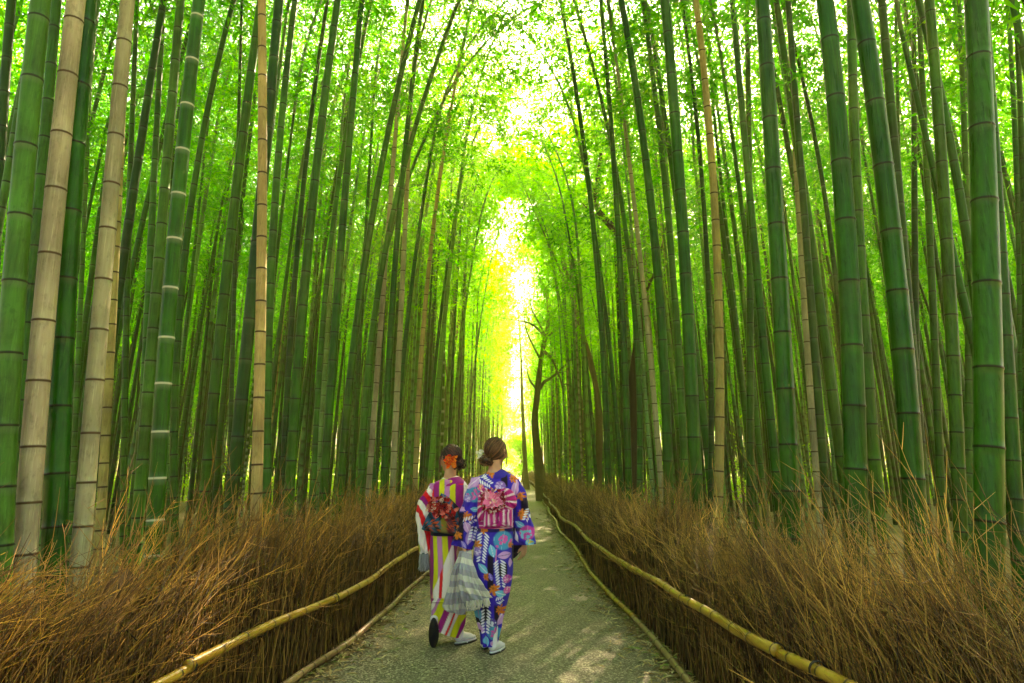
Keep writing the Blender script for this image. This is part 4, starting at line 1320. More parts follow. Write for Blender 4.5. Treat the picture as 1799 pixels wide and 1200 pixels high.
def capsules(caps, vox=0.005, smooth_it=4):
    """caps [(p0,r0,p1,r1)] -> one continuous surface"""
    bm = bmesh.new()
    for c in caps:
        p0, r0, p1, r1 = Vector(c[0]), c[1], Vector(c[2]), c[3]
        d = p1 - p0; L = max(d.length, 1e-5)
        seg = 16
        prof = []
        for k in range(7):
            a = -math.pi / 2 + k * (math.pi / 2) / 6
            prof.append((math.sin(a) * r0, math.cos(a) * r0))
        for k in range(7):
            a = k * (math.pi / 2) / 6
            prof.append((L + math.sin(a) * r1, math.cos(a) * r1))
        rot = Vector((0, 0, 1)).rotation_difference(d.normalized()).to_matrix() if d.length > 1e-5 else Matrix.Identity(3)
        sc = c[4] if len(c) > 4 else None
        ringv = []
        for z, r in prof:
            ring = []
            for s in range(seg):
                a = 2 * math.pi * s / seg
                v = Vector((r * math.cos(a), r * math.sin(a), z))
                v = rot @ v + p0
                if sc is not None:
                    cc = (p0 + p1) / 2; M_ = sc
                    v = cc + M_ @ (v - cc)
                ring.append(bm.verts.new(v))
            ringv.append(ring)
        for k in range(len(ringv) - 1):
            for s in range(seg):
                bm.faces.new((ringv[k][s], ringv[k][(s + 1) % seg], ringv[k + 1][(s + 1) % seg], ringv[k + 1][s]))
        bm.faces.new(ringv[0][::-1]); bm.faces.new(ringv[-1])
    me = bpy.data.meshes.new('tmp'); bm.to_mesh(me); bm.free()
    o = bpy.data.objects.new('tmp', me); COL.objects.link(o)
    md = o.modifiers.new('r', 'REMESH'); md.mode = 'VOXEL'; md.voxel_size = vox; md.use_smooth_shade = True
    if smooth_it:
        ms = o.modifiers.new('s', 'SMOOTH'); ms.iterations = smooth_it; ms.factor = 0.5
    dg = bpy.context.evaluated_depsgraph_get()
    me2 = bpy.data.meshes.new_from_object(o.evaluated_get(dg))
    bpy.data.objects.remove(o); bpy.data.meshes.remove(me)
    return me2


def colour_mesh(me, fn, mat):
    n = len(me.vertices); co = np.empty(n * 3, np.float32); me.vertices.foreach_get('co', co); co = co.reshape(-1, 3)
    c = np.concatenate([fn(co), np.ones((n, 1))], 1).astype(np.float32)
    ca = me.color_attributes.new('col', 'FLOAT_COLOR', 'POINT'); ca.data.foreach_set('color', c.ravel())
    me.materials.clear(); me.materials.append(mat)
    me.polygons.foreach_set('use_smooth', np.ones(len(me.polygons), bool))
    return me


def hand_caps(wrist, pdir, palm_n, side, curl=0.7, sc=1.0, spread=1.0):
    """palm, four unequal bent fingers and a thumb leaving the side of the palm"""
    w_ = Vector(wrist); d = Vector(pdir).normalized(); n_ = Vector(palm_n).normalized(); s_ = d.cross(n_).normalized() * side
    caps = []
    for k in (-1, -0.33, 0.33, 1):
        caps.append((w_ + s_ * 0.012 * k * sc, 0.013 * sc, w_ + d * 0.085 * sc + s_ * 0.027 * k * sc, 0.011 * sc))
    for k, ln_ in zip((-1, -0.33, 0.33, 1), (0.058, 0.072, 0.078, 0.068)):
        p = w_ + d * 0.088 * sc + s_ * 0.027 * k * sc; dd = d.copy()
        r = 0.0085 * sc
        for j, f in enumerate((0.45, 0.32, 0.26)):
            dd = (dd * math.cos(curl) + n_ * math.sin(curl)).normalized() if j else (dd * math.cos(curl * .6) + n_ * math.sin(curl * .6)).normalized()
            q_ = p + dd * ln_ * f * sc
            caps.append((p, r, q_, r * 0.9)); p = q_; r *= 0.9
    p = w_ + d * 0.025 * sc + s_ * 0.02 * sc; dd = (d * 0.75 + s_ * 0.75 + n_ * 0.3).normalized()
    q_ = p + dd * 0.04 * sc; caps.append((p, 0.0125 * sc, q_, 0.0105 * sc))
    q2 = q_ + (dd * 0.6 + d * 0.6 + n_ * 0.4).normalized() * 0.03 * sc; caps.append((q_, 0.0105 * sc, q2, 0.008 * sc))
    return caps


def person(label, Y, head_c, yaw, neck_b, joints, feet_c, hair_col, hair_c2, bun, bun_r, skin=(214, 160, 128), lean=0.0):
    e0 = cw(*feet_c, Y); e0[2] = 0
    e = empty('person', tuple(e0), label, 'person')
    off = Vector(e0)
    hc = Vector(cw(*head_c, Y))
    fy = Vector((math.sin(yaw), math.cos(yaw), 0)); fx = Vector((math.cos(yaw), -math.sin(yaw), 0)); fz = Vector((0, 0, 1))
    Hd = lambda x, y, z: hc + fx * x + fy * y + fz * z
    B3 = Matrix((fx, fy, fz)).transposed()
    def ell(sx, sy, sz): return B3 @ Matrix.Diagonal((sx, sy, sz)) @ B3.transposed()
    nb = Vector(cw(*neck_b, Y))
    caps = [(Hd(0, -0.012, 0.02), 0.076, Hd(0, 0.02, 0.02), 0.074, ell(0.92, 1, 1.08)),
            (Hd(0, 0.03, -0.03), 0.06, Hd(0, 0.045, -0.065), 0.04), (Hd(0, 0.055, -0.085), 0.024, Hd(0, 0.06, -0.088), 0.024),
            (Hd(-0.02, 0.045, -0.02), 0.05, Hd(0.02, 0.045, -0.02), 0.05),
            (Hd(0, 0.088, 0.015), 0.009, Hd(0, 0.108, -0.018), 0.013), (Hd(-0.013, 0.096, -0.022), 0.008, Hd(0.013, 0.096, -0.022), 0.008),
            (Hd(-0.018, 0.088, -0.052), 0.007, Hd(0.018, 0.088, -0.052), 0.007)]
    for s in (-1, 1):
        caps.append((Hd(s * 0.073, 0.0, 0.012), 0.014, Hd(s * 0.072, 0.003, -0.018), 0.010))
        caps.append((Hd(s * 0.080, -0.008, 0.018), 0.007, Hd(s * 0.079, -0.004, 0.0), 0.007))
    caps += [(nb, 0.052, Hd(0, -0.015, -0.05), 0.046), (nb - Vector((0, 0, 0.03)), 0.075, nb - Vector((0, 0, 0.02)), 0.06)]
    pel = joints['pelvis']; 
    caps += [(nb - Vector((0, 0, 0.10)), 0.095, pel, 0.105)]
    for s in ('L', 'R'):
        sh, el, wr = joints['sh' + s], joints['el' + s], joints['wr' + s]
        caps += [(nb - Vector((0, 0, 0.07)), 0.055, sh, 0.045), (sh, 0.045, el, 0.036), (el, 0.036, wr, 0.024)]
        caps += hand_caps(wr, joints['hd' + s], joints['hn' + s], joints['hs' + s], joints.get('curl' + s, 0.6), 0.93)
        kn, an = joints['kn' + s], joints['an' + s]
        hip = pel + Vector(((-0.07 if s == 'L' else 0.07), 0, -0.06))
        caps += [(hip, 0.075, kn, 0.05), (kn, 0.048, an, 0.028)]
    me = capsules(caps, 0.0045, 3)
    sk = lin(skin)
    def sc(co):
        c = np.tile(sk, (len(co), 1)); c *= (0.94 + 0.08 * np.sin(co[:, :1] * 90) * np.sin(co[:, 2:3] * 70))
        return c
    colour_mesh(me, sc, M_SKIN)
    b = link('body', me, e); b.location = -off
    # face details
    for s in (-1, 1):
        m2 = capsules([(Hd(s * 0.030, 0.086, 0.012), 0.009, Hd(s * 0.038, 0.083, 0.012), 0.008)], 0.002, 1)
        o = link('eye', colour_mesh(m2, lambda co: np.where((np.linalg.norm(co - np.array(Hd(s * 0.034, 0.09, 0.012)), axis=1) < 0.0055)[:, None], lin((25, 15, 12)), lin((225, 220, 215))), M_HAIR), e); o.location = -off
        P = catmull([Hd(s * 0.018, 0.093, 0.030), Hd(s * 0.033, 0.091, 0.036), Hd(s * 0.048, 0.080, 0.031)], 8)
        acc = Acc(); acc.add(*tubes(P[None], np.array([[.0012, .002, .0025, .0025, .0022, .002, .0015, .001]]), 6), c=lin(hair_col))
        o = acc.make('eyebrow', [M_HAIR], e); o.location = -off
    m2 = capsules([(Hd(-0.018, 0.093, -0.051), 0.004, Hd(0.018, 0.093, -0.051), 0.004), (Hd(-0.012, 0.095, -0.056), 0.0045, Hd(0.012, 0.095, -0.056), 0.0045)], 0.002, 1)
    o = link('lips', colour_mesh(m2, lambda co: np.tile(lin((190, 70, 75)), (len(co), 1)), M_SKIN), e); o.location = -off
    # hair: cap, swept strands, curly bun
    acc = Acc()
    bunw = Vector(cw(*bun, Y)) + Vector((0, -0.055, 0))
    hcen = np.array(Hd(0, -0.012, 0.022))
    rad = np.array([0.081, 0.098, 0.092])
    def surf(dl, k=1.0):
        return hcen + (np.asarray(fx) * dl[..., 0:1] * rad[0] + np.asarray(fy) * dl[..., 1:2] * rad[1] + np.asarray(fz) * dl[..., 2:3] * rad[2]) * k
    th = np.linspace(0, 2 * np.pi, 49)[:-1]; ph = np.linspace(-1.15, 1.5707, 26)
    P_, T_ = np.meshgrid(ph, th, indexing='ij')
    dl = np.stack([np.cos(P_) * np.cos(T_), np.cos(P_) * np.sin(T_), np.sin(P_)], -1)
    low = (dl[..., 1] > 0.25) & (dl[..., 2] < 0.55)
    kk = np.where(low, 0.80, 1.0 + 0.015 * np.sin(T_ * 21 + 3 * P_))
    lowneck = (dl[..., 2] < -0.62) ; kk = np.where(lowneck, 0.75, kk)
    V = surf(dl, kk[..., None]).reshape(-1, 3)
    i, j = np.meshgrid(np.arange(25), np.arange(48), indexing='ij')
    q = np.stack([i * 48 + j, i * 48 + (j + 1) % 48, (i + 1) * 48 + (j + 1) % 48, (i + 1) * 48 + j], -1).reshape(-1, 4)
    acc.add(V, q, 0, lin(hair_col) * 0.8)
    bl = np.array([(bunw - Vector(hcen)).dot(fx) / rad[0], (bunw - Vector(hcen)).dot(fy) / rad[1], (bunw - Vector(hcen)).dot(fz) / rad[2]]); bl /= np.linalg.norm(bl)
    n = 420
    st_ = []
    while len(st_) < n:
        d = rng.normal(size=3); d /= np.linalg.norm(d)
        if d[1] > 0.62 and d[2] < 0.45: continue
        if d[2] < -0.55 or (d[1] > 0.3 and d[2] < 0.2): continue
        st_.append(d)
    st_ = np.array(st_)
    tt = np.linspace(0, 1, 9)[None, :, None]
    om = np.arccos(np.clip(st_ @ bl, -0.98, 0.98))[:, None, None]
    D = (np.sin((1 - tt) * om) * st_[:, None, :] + np.sin(tt * om) * bl[None, None, :]) / np.sin(om)
    kk = rng.uniform(0.99, 1.055, (n, 1, 1)) + 0.015 * np.sin(tt * 5 + rng.uniform(0, 6, (n, 1, 1)))
    P = surf(D, kk)
    V, q = tubes(P, rng.uniform(0.0022, 0.0045, (n, 1)) * np.array([.4, .9, 1, 1, 1, 1, 1, 1, .7])[None], 4)
    c = lin(hair_col)[None] + (lin(hair_c2) - lin(hair_col))[None] * rng.random((n, 1)) ** 2
    acc.add(V, q, 0, np.repeat(c, 36, 0))
    V, q = tubes(np.array([[bunw + Vector((0, 0, -bun_r * 0.75)), bunw + Vector((0, 0, -bun_r * .5)), bunw, bunw + Vector((0, 0, bun_r * .5)), bunw + Vector((0, 0, bun_r * 0.75))]]), np.array([[0.01, bun_r * .7, bun_r * 0.9, bun_r * .7, 0.01]]), 12)
    acc.add(V, q, 0, lin(hair_col) * 0.7)
    n = 90; P = []
    for k in range(n):
        d = rng.normal(size=3); d /= np.linalg.norm(d); p0 = np.array(bunw) + d * bun_r * np.array([1.15, .75, 0.95]) * rng.uniform(.85, 1.05)
        ax = rng.normal(size=3); ax /= np.linalg.norm(ax); b1 = np.cross(d, ax); b1 /= np.linalg.norm(b1); b2 = np.cross(d, b1)
        a = np.linspace(0, rng.uniform(3.5, 6.5), 9); rr = rng.uniform(0.006, 0.016) * (1 - 0.5 * a / 6.5)
        P.append(p0 + b1 * (rr * np.cos(a))[:, None] + b2 * (rr * np.sin(a))[:, None] + d * (0.004 * np.sin(a * 1.5))[:, None])
    V, q = tubes(np.array(P), np.full((n, 9), 0.0032) * np.array([.5, 1, 1, 1, 1, 1, 1, .8, .3]), 5)
    c = lin(hair_col)[None] + (lin(hair_c2) - lin(hair_col))[None] * rng.random((n, 1)) ** 1.5
    acc.add(V, q, 0, np.repeat(c, 45, 0))
    for s in (-1, 1):      # loose locks before the ears
        for k in range(5):
            p = Hd(s * 0.074, 0.03 + 0.004 * k, 0.02)
            P = catmull([p, p + fx * s * 0.008 + Vector((0, 0, -0.05)), p + fx * s * (0.004 + 0.004 * math.sin(k)) + Vector((0, 0, -0.10)), p + fx * s * 0.012 + Vector((0, 0, -0.135))], 10)
            acc.add(*tubes(P[None], np.array([[.003, .003, .003, .003, .0028, .0025, .002, .0018, .0012, .0006]]), 4), c=lin(hair_c2))
    o = acc.make('hair', [M_HAIR], e); o.location = -off
    return e, off, Hd, bunw


def foot(e, off, heel, yaw, pitch=0.0, toe_pivot=False, roll=0.0):
    """white split-toe sock and dark-soled sandal; heel (or toe when pivoting) on the ground"""
    h = Vector(heel)
    M_ = Matrix.Rotation(-yaw, 3, 'Z') @ Matrix.Rotation(-pitch, 3, 'X') @ Matrix.Rotation(roll, 3, 'Y')
    piv = Vector((0, 0.22, 0)) if toe_pivot else Vector((0, 0, 0))
    T = lambda x, y, z: h + M_ @ (Vector((x, y, z)) - piv)
    z0 = 0.042
    caps = [(T(0, 0.03, z0 + 0.033), 0.033, T(0, 0.08, z0 + 0.036), 0.034), (T(0, 0.08, z0 + 0.034), 0.034, T(0.004, 0.15, z0 + 0.022), 0.026), (T(-0.014, 0.08, z0 + 0.02), 0.022, T(-0.02, 0.16, z0 + 0.017), 0.019), (T(0.012, 0.08, z0 + 0.02), 0.022, T(0.02, 0.155, z0 + 0.017), 0.019),
            (T(-0.02, 0.15, z0 + 0.016), 0.017, T(-0.024, 0.205, z0 + 0.013), 0.013), (T(0.012, 0.15, z0 + 0.016), 0.02, T(0.012, 0.195, z0 + 0.013), 0.014),
            (T(0, 0.035, z0 + 0.04), 0.034, T(0, 0.04, z0 + 0.10), 0.031), (T(0, 0.04, z0 + 0.10), 0.031, T(0, 0.045, z0 + 0.17), 0.034)]
    me = capsules(caps, 0.004, 2)
    o = link('sock', colour_mesh(me, lambda co: np.tile(lin((232, 226, 238)), (len(co), 1)), M_CLOTH), e); o.location = -off
    K = 28
    a = np.linspace(0, 2 * np.pi, K, endpoint=False)
    acc = Acc()
    rows = []
    for z, s in ((0.0, 0.90), (0.005, 0.95), (0.031, 1), (0.034, 1), (0.042, 0.96)):
        x = np.cos(a) * 0.040 * (1 + 0.10 * np.sin(a)) * s; y = 0.11 + np.sin(a) * 0.122 * s
        rows.append([T(xx, yy, z) for xx, yy in zip(x, y)])
    V = np.array(rows).reshape(-1, 3)
    i, j = np.meshgrid(np.arange(4), np.arange(K), indexing='ij')
    q = np.stack([i * K + j, i * K + (j + 1) % K, (i + 1) * K + (j + 1) % K, (i + 1) * K + j], -1).reshape(-1, 4)
    col = np.repeat(np.array([lin((30, 26, 34)), lin((30, 26, 34)), lin((34, 28, 36)), lin((40, 34, 42)), lin((215, 210, 222))]), K, 0)
    acc.add(V, [q, np.arange(K)[None, ::-1], (np.arange(K) + 4 * K)[None]], 0, col)
    o = acc.make('sandal', [M_PLAIN], e, smooth_=False); o.location = -off
    acc = Acc()
    for s in (-1, 1):
        P = catmull([T(0.0, 0.165, 0.035), T(s * 0.022, 0.13, 0.062), T(s * 0.038, 0.085, 0.030)], 9)
        acc.add(*tubes(P[None], np.full((1, 9), 0.005), 6), c=lin((225, 215, 228)))
    o = acc.make('sandal_strap', [M_PLAIN], e); o.location = -off


gp = lambda cx, cy_: (lambda d, : np.array([0, 0, HC]) + d * (-HC / d[2]))(ray(*PX(cx, cy_)))
Vc = lambda cx, cy_, Y, dy=0: Vector(cw(cx, cy_, Y)) + Vector((0, dy, 0))


def put(acc, name, e, off, mat=None):
    o = acc.make(name, [mat or M_CLOTH], e); o.location = -off; return o


fold_v = lambda k, a, ph=0: (lambda th, t: a * np.sin(k * th + ph + 2.5 * t) * (0.3 + 0.7 * t))
fold_s = lambda a: (lambda th, t: a * (1.3 * np.sin(3 * th + 11 * t) + np.sin(5 * th - 17 * t) + 0.7 * np.sin(9 * th + 21 * t)))

# woman in blue
J = dict(pelvis=Vc(442, 560, YB), shL=Vc(352, 300, YB), elL=Vc(318, 430, YB, 0.0), wrL=Vc(300, 575, YB, -0.02), hdL=(0, 0.1, -1), hnL=(0.9, 0.3, 0), hsL=1, curlL=1.0,
         shR=Vc(535, 300, YB), elR=Vc(575, 430, YB, 0.02), wrR=Vc(580, 560, YB, 0.05), hdR=(-0.15, 0.2, -1), hnR=(-0.7, 0.6, -0.2), hsR=-1, curlR=0.55)
hB1, hB2 = gp(424, 1086), gp(392, 1060)
J.update(knL=Vc(405, 800, YB, 0.06), anL=Vector(hB2) + Vector((0, .05, .12)), knR=Vc(440, 800, YB, 0.04), anR=Vector(hB1) + Vector((0, .05, .12)))
eB, oB, HdB, bunB = person('woman in a blue flowered kimono with magenta bow, brown hair pinned up, walking away', YB, (446, 140), R(28), (440, 228), J, (430, 900),
                           (62, 40, 28), (150, 104, 68), (404, 180), 0.048)
acc = Acc()
loft(acc, [(398, 240, 497, 236, .060, .005), (360, 258, 535, 252, .085), (338, 292, 552, 288, .105), (346, 350, 545, 350, .115), (358, 420, 530, 420, .12), (360, 492, 527, 492, .125)], YB, 150, 220, paint_b, fold_s(.002))
put(acc, 'kimono_bodice', eB, oB)
acc = Acc()
loft(acc, [(362, 484, 526, 484, .128), (352, 540, 527, 540, .14), (342, 610, 525, 610, .15), (340, 700, 521, 700, .145), (344, 780, 507, 780, .13), (350, 850, 490, 850, .12), (364, 920, 474, 920, .11), (378, 975, 458, 975, .105), (386, 1022, 449, 1016, .10)], YB, 300, 220, paint_b,
     lambda th, t: .010 * np.sin(7 * th + 5 * t) * t + .006 * np.sin(13 * th - 7 * t) * smooth(.2, 1, t) - .010 * np.exp(-((th - 4.5 + .3 * t) / .12) ** 2) * smooth(.1, .5, t))
put(acc, 'kimono_skirt', eB, oB)
acc = Acc()
loft(acc, [(340, 258, 392, 252, .055), (318, 300, 388, 300, .07), (300, 365, 378, 368, .07, .0), (284, 425, 366, 430, .065), (267, 485, 358, 490, .06), (252, 540, 348, 548, .055), (246, 566, 338, 588, .035)], YB, 160, 130, paint_b, fold_s(.005))
put(acc, 'kimono_sleeve', eB, oB)
acc = Acc()
loft(acc, [(500, 252, 545, 262, .055), (508, 300, 572, 312, .07), (518, 365, 592, 372, .07), (524, 425, 605, 432, .065), (527, 485, 615, 492, .06), (526, 540, 624, 542, .055), (530, 568, 629, 562, .035)], YB, 160, 130, paint_b, fold_s(.005))
loft(acc, [(522, 545, 590, 555, .03, .06), (523, 580, 572, 580, .03, .06), (524, 605, 556, 602, .025, .06), (526, 634, 534, 628, .015, .06)], YB, 50, 60, paint_b, fold_s(.002))
put(acc, 'kimono_sleeve', eB, oB)
acc = Acc()
colp = lambda x, y, v: over(np.zeros(x.shape + (3,)) + lin((44, 30, 160)), (216, 118, 44), (1 - smooth(14, 18, np.hypot((x - 425), (y - 240) * 1.6)) + smin_band(x, 404, 412, 1) * smin_band(y, 225, 245, 2)).clip(0, 1))
loft(acc, [(412, 226, 478, 219, .050, .02), (402, 236, 492, 228, .064, .01), (388, 256, 512, 248, .085, .0), (378, 272, 524, 264, .090, .0)], YB, 40, 140, colp, caps=False)
put(acc, 'kimono_collar', eB, oB)
acc = Acc()
loft(acc, [(364, 372, 528, 372, .122), (360, 400, 530, 400, .128), (359, 450, 529, 450, .134), (361, 486, 527, 486, .134)], YB, 90, 200, paint_obi_b)
put(acc, 'obi', eB, oB)
acc = Acc()
puff(acc, [(382, 312), (405, 302), (440, 335), (436, 395), (395, 440), (370, 452), (366, 395), (370, 345)], YB, -.145, .03, paint_fan_b(436, 356), .008, 9)
puff(acc, [(440, 345), (470, 310), (505, 306), (532, 330), (542, 362), (536, 388), (505, 402), (455, 392)], YB, -.145, .03, paint_fan_b(436, 356), .008, 8)
puff(acc, [(394, 398), (430, 392), (515, 396), (523, 404), (522, 470), (516, 478), (400, 476), (393, 470)], YB, -.152, .028, paint_panel_b, .002, 5)
put(acc, 'obi_bow', eB, oB)
acc = Acc()
petals(acc, 437, 358, YB, -.188, 260, 24, 52, .017, [(150, 14, 40), (190, 20, 60), (110, 8, 28), (225, 80, 110), (240, 200, 200)], .02, 3)
put(acc, 'obi_frill', eB, oB)
acc = Acc()
petals(acc, 435, 353, YB, -.215, 26, 4, 20, .042, [(250, 150, 190), (252, 190, 212), (246, 120, 175)], .018, 4, .3)
petals(acc, 433, 358, YB, -.232, 8, 0, 8, .016, [(250, 235, 215), (250, 215, 190)], .006, 5, .3)
put(acc, 'obi_flower', eB, oB)
acc = Acc()
petals(acc, 382, 150, YB, -.03, 26, 0, 15, .022, [(236, 234, 215), (245, 244, 236), (220, 220, 180)], .02, 6, .4)
put(acc, 'hair_flower', eB, oB)
foot(eB, oB, hB1, R(24)); foot(eB, oB, hB2, R(4))

# woman in stripes
J = dict(pelvis=Vc(215, 570, YA), shL=Vc(165, 312, YA), elL=Vc(125, 440, YA, 0.0), wrL=Vc(120, 560, YA, 0.03), hdL=(0.1, 0.2, -1), hnL=(0.9, 0.4, 0), hsL=1, curlL=0.9,
         shR=Vc(298, 312, YA), elR=Vc(312, 440, YA), wrR=Vc(305, 540, YA, 0.06), hdR=(0, 0.3, -1), hnR=(-0.9, 0.2, 0), hsR=-1, curlR=0.5)
hA = gp(262, 1040); tA = gp(160, 1050)
J.update(knL=Vc(190, 800, YA, 0.06), anL=Vc(170, 935, YA, -.09), knR=Vc(250, 800, YA, .04), anR=Vector(hA) + Vector((0, .04, .12)))
eA, oA, HdA, bunA = person('woman in a striped kimono with teal bow and orange hair flower, dark hair, walking away', YA, (238, 170), R(-42), (235, 262), J, (215, 900),
                           (30, 18, 24), (104, 52, 48), (280, 196), 0.052)
acc = Acc()
loft(acc, [(196, 266, 282, 262, .060, .005), (168, 280, 305, 278, .085), (148, 312, 318, 310, .10), (148, 370, 306, 370, .11), (150, 440, 292, 440, .115), (150, 522, 280, 522, .12)], YA, 120, 180, paint_a, fold_s(.002))
put(acc, 'kimono_bodice', eA, oA)
acc = Acc()
loft(acc, [(149, 512, 270, 512, .118), (146, 560, 274, 560, .13), (145, 640, 278, 640, .14), (146, 720, 282, 720, .14), (148, 790, 290, 790, .14), (150, 830, 312, 822, .14), (152, 880, 308, 905, .135), (154, 934, 286, 986, .125)], YA, 240, 200, paint_a,
     lambda th, t: .010 * np.sin(6 * th + 5 * t) * t + .006 * np.sin(12 * th - 7 * t) * smooth(.3, 1, t) + .008 * np.exp(-((t - .66) / .012) ** 2) * smooth(3.0, 4.0, th))
put(acc, 'kimono_skirt', eA, oA)
acc = Acc()
loft(acc, [(150, 285, 190, 280, .055), (118, 330, 186, 325, .065), (90, 378, 176, 385, .065), (86, 450, 152, 452, .06), (89, 520, 148, 522, .055), (97, 575, 149, 572, .05), (106, 612, 142, 600, .03)], YA, 140, 120, paint_a_sleeve, fold_s(.005))
put(acc, 'kimono_sleeve', eA, oA)
acc = Acc()
loft(acc, [(285, 285, 322, 295, .055), (288, 350, 342, 355, .065), (290, 430, 345, 440, .06), (288, 520, 340, 530, .055), (286, 590, 330, 600, .035)], YA, 100, 90, lambda x, y, v: bands(x * .8 + y * .3, [(0, PUR), (330, WHT), (352, RED), (372, WHT), (400, YEL), (425, PUR), (440, WHT)]), fold_s(.004))
put(acc, 'kimono_sleeve', eA, oA)
acc = Acc()
colp = lambda x, y, v: over(over(bands(x + (y - 270) * .5, [(0, YEL), (226, PUR)]), (240, 232, 228), 1 - smooth(5, 6.5, y + (x - 240) * .16 - 253)), RED, smooth(37, 39, y + (x - 240) * .10 - 252) * smooth(250, 262, x))
loft(acc, [(206, 256, 266, 250, .050, .02), (196, 266, 282, 256, .064, .01), (182, 286, 304, 276, .085, .0), (172, 300, 314, 292, .092, .0)], YA, 40, 140, colp, caps=False)
put(acc, 'kimono_collar', eA, oA)
acc = Acc()
loft(acc, [(150, 392, 296, 392, .12), (148, 430, 292, 430, .125), (147, 480, 286, 480, .128), (148, 520, 280, 520, .128)], YA, 80, 160, paint_obi_a)
put(acc, 'obi', eA, oA)
acc = Acc()
puff(acc, [(205, 326), (240, 346), (284, 392), (300, 430), (296, 470), (285, 512), (215, 505), (128, 492), (122, 474), (148, 418), (178, 380)], YA, -.155, .04, paint_obi_a, .006, 7)
put(acc, 'obi_bow', eA, oA)
acc = Acc()
petals(acc, 200, 385, YA, -.205, 60, 5, 42, .030, [(190, 30, 34), (140, 16, 24), (225, 120, 110), (236, 200, 180), (100, 14, 20)], .015, 8, .6)
petals(acc, 245, 415, YA, -.205, 36, 5, 30, .026, [(190, 30, 34), (140, 16, 24), (225, 120, 110), (110, 30, 40)], .015, 9, .6)
petals(acc, 160, 378, YA, -.200, 12, 0, 20, .026, [(225, 150, 130), (190, 40, 40)], .01, 10, .6)
put(acc, 'obi_frill', eA, oA)
acc = Acc()
petals(acc, 250, 184, YA, -.145, 70, 0, 23, .026, [(240, 84, 20), (250, 110, 30), (226, 60, 16), (252, 150, 50)], .028, 11, .8)
put(acc, 'hair_flower', eA, oA)
foot(eA, oA, hA, R(42)); foot(eA, oA, (tA[0], tA[1], 0.02), R(-3), R(72), True)

# ------------------------------------------------------------------ the cloths they carry
SHC = [(170, 160, 170), (216, 206, 196), (164, 160, 174), (158, 148, 160), (202, 194, 188)]


def paint_shawl(k, ang):
    def f(x, y, v):
        s = ((y - 590) * math.cos(ang) + (x - 300) * math.sin(ang)) / k
        i = np.floor(s).astype(int) % 5
        c = np.array([lin(q) for q in SHC])[i]
        return c
    return f


s0 = Vector(cw(300, 620, YB)); s0[1] -= 0.02
acc = Acc()
fo = lambda th, t: (.013 * np.sin(8 * th + 7 * t + 2 * np.sin(5 * t)) + .010 * np.sin(13 * th - 9 * t) + .011 * np.sin(4 * th - 5 * t) + .006 * np.sin(21 * th + 15 * t)) * (.25 + .75 * t)
loft(acc, [(284, 592, 312, 590, .016, -.03), (268, 640, 300, 640, .02, -.04), (250, 700, 296, 712, .024, -.05), (236, 770, 300, 780, .026, -.05), (214, 838, 302, 846, .026, -.05), (236, 866, 292, 880, .012, -.05)], YB, 120, 90, paint_shawl(26, 0.1), fo)
loft(acc, [(296, 596, 332, 586, .018, -.08), (290, 650, 346, 640, .026, -.14), (290, 710, 366, 694, .03, -.175), (294, 760, 392, 742, .032, -.18), (304, 806, 418, 790, .018, -.175)], YB, 120, 110, paint_shawl(23, -0.25), fo)
loft(acc, [(300, 770, 372, 770, .02, -.13), (312, 815, 372, 810, .018, -.14), (330, 852, 362, 846, .008, -.14)], YB, 40, 50, paint_shawl(18, 0.2), fo)
fr = []
for k in range(110):
    x = rng.uniform(316, 420); y0 = 806 - (x - 304) * .12
    p = cw(x, y0 - 4, YB); p[1] += -.178 + rng.normal(0, .012)
    l = rng.uniform(.035, .07)
    fr.append([p, p + (rng.normal(0, .006), rng.normal(0, .004), -l * .5), p + (rng.normal(0, .012) + .004, rng.normal(0, .006), -l)])
Vt, qt = tubes(np.array(fr), np.full((110, 3), .0038), 4)
sh = empty('shawl', tuple(s0), 'grey and white striped fringed shawl hanging between the two women', 'shawl')
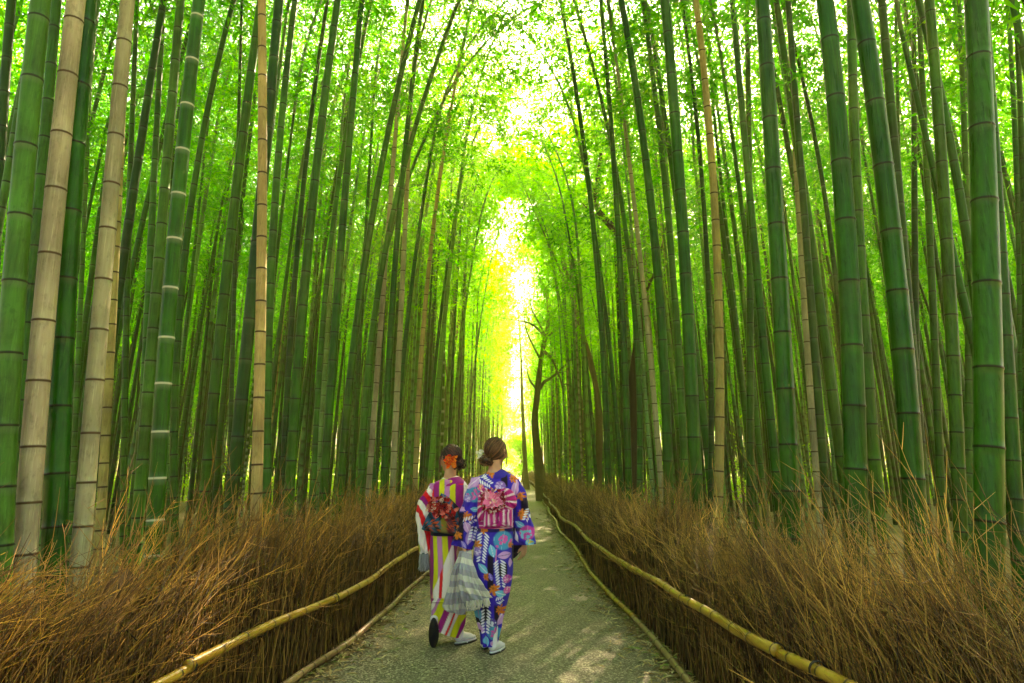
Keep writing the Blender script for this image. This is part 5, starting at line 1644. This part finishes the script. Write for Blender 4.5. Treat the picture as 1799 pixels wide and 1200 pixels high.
o = acc.make('cloth', [M_CLOTH], sh); o.location = -s0
a2 = Acc(); a2.add(Vt, qt, c=lin((226, 216, 204)))
o = a2.make('fringe', [M_CLOTH], sh); o.location = -s0

s1 = Vector(cw(120, 620, YA))
acc = Acc()
loft(acc, [(110, 598, 136, 596, .014, -.01), (103, 608, 141, 606, .018, -.01), (103, 616, 141, 614, .014, -.01)], YA, 20, 50, lambda x, y, v: np.zeros(x.shape + (3,)) + lin((96, 96, 108)))
fb = empty('tassel_bag', tuple(s1), 'small dark grey bag with long tassels held by the striped kimono woman', 'bag')
o = acc.make('bag_body', [M_CLOTH], fb); o.location = -s1
fr = []
for k in range(90):
    p = cw(rng.uniform(100, 143), 606, YA); p[1] += -.035 + rng.normal(0, .018); l = rng.uniform(.10, .135)
    fr.append([p, p + (rng.normal(0, .004), 0, -l * .5), p + (rng.normal(0, .008), rng.normal(0, .005), -l)])
Vt, qt = tubes(np.array(fr), np.full((90, 3), .0026), 4)
a2 = Acc(); a2.add(Vt, qt, c=np.repeat(lin((150, 148, 158))[None] * rng.uniform(.5, 1.5, (90, 1)), 12, 0))
o = a2.make('fringe', [M_CLOTH], fb); o.location = -s1

# ------------------------------------------------------------------ haze in the far air
if HAZE > 0:
    bm = bmesh.new(); bmesh.ops.create_cube(bm, size=1)
    for v in bm.verts:
        v.co = Vector((v.co.x * 120, 30 + v.co.y * 110, -1.0 if v.co.z < 0 else 20.0))
    me = bpy.data.meshes.new('haze'); bm.to_mesh(me); bm.free()
    hm = bpy.data.materials.new('haze_air'); hm.use_nodes = True
    t = hm.node_tree; t.nodes.clear()
    out = t.nodes.new('ShaderNodeOutputMaterial'); pv = t.nodes.new('ShaderNodeVolumePrincipled')
    pv.inputs['Color'].default_value = (1.0, 1.0, 0.30, 1); pv.inputs['Density'].default_value = HAZE
    pv.inputs['Anisotropy'].default_value = 0.6
    t.links.new(pv.outputs[0], out.inputs['Volume'])
    me.materials.append(hm)
    link('haze', me, kind='stuff', label='warm hazy air glowing towards the far end of the path', category='haze')
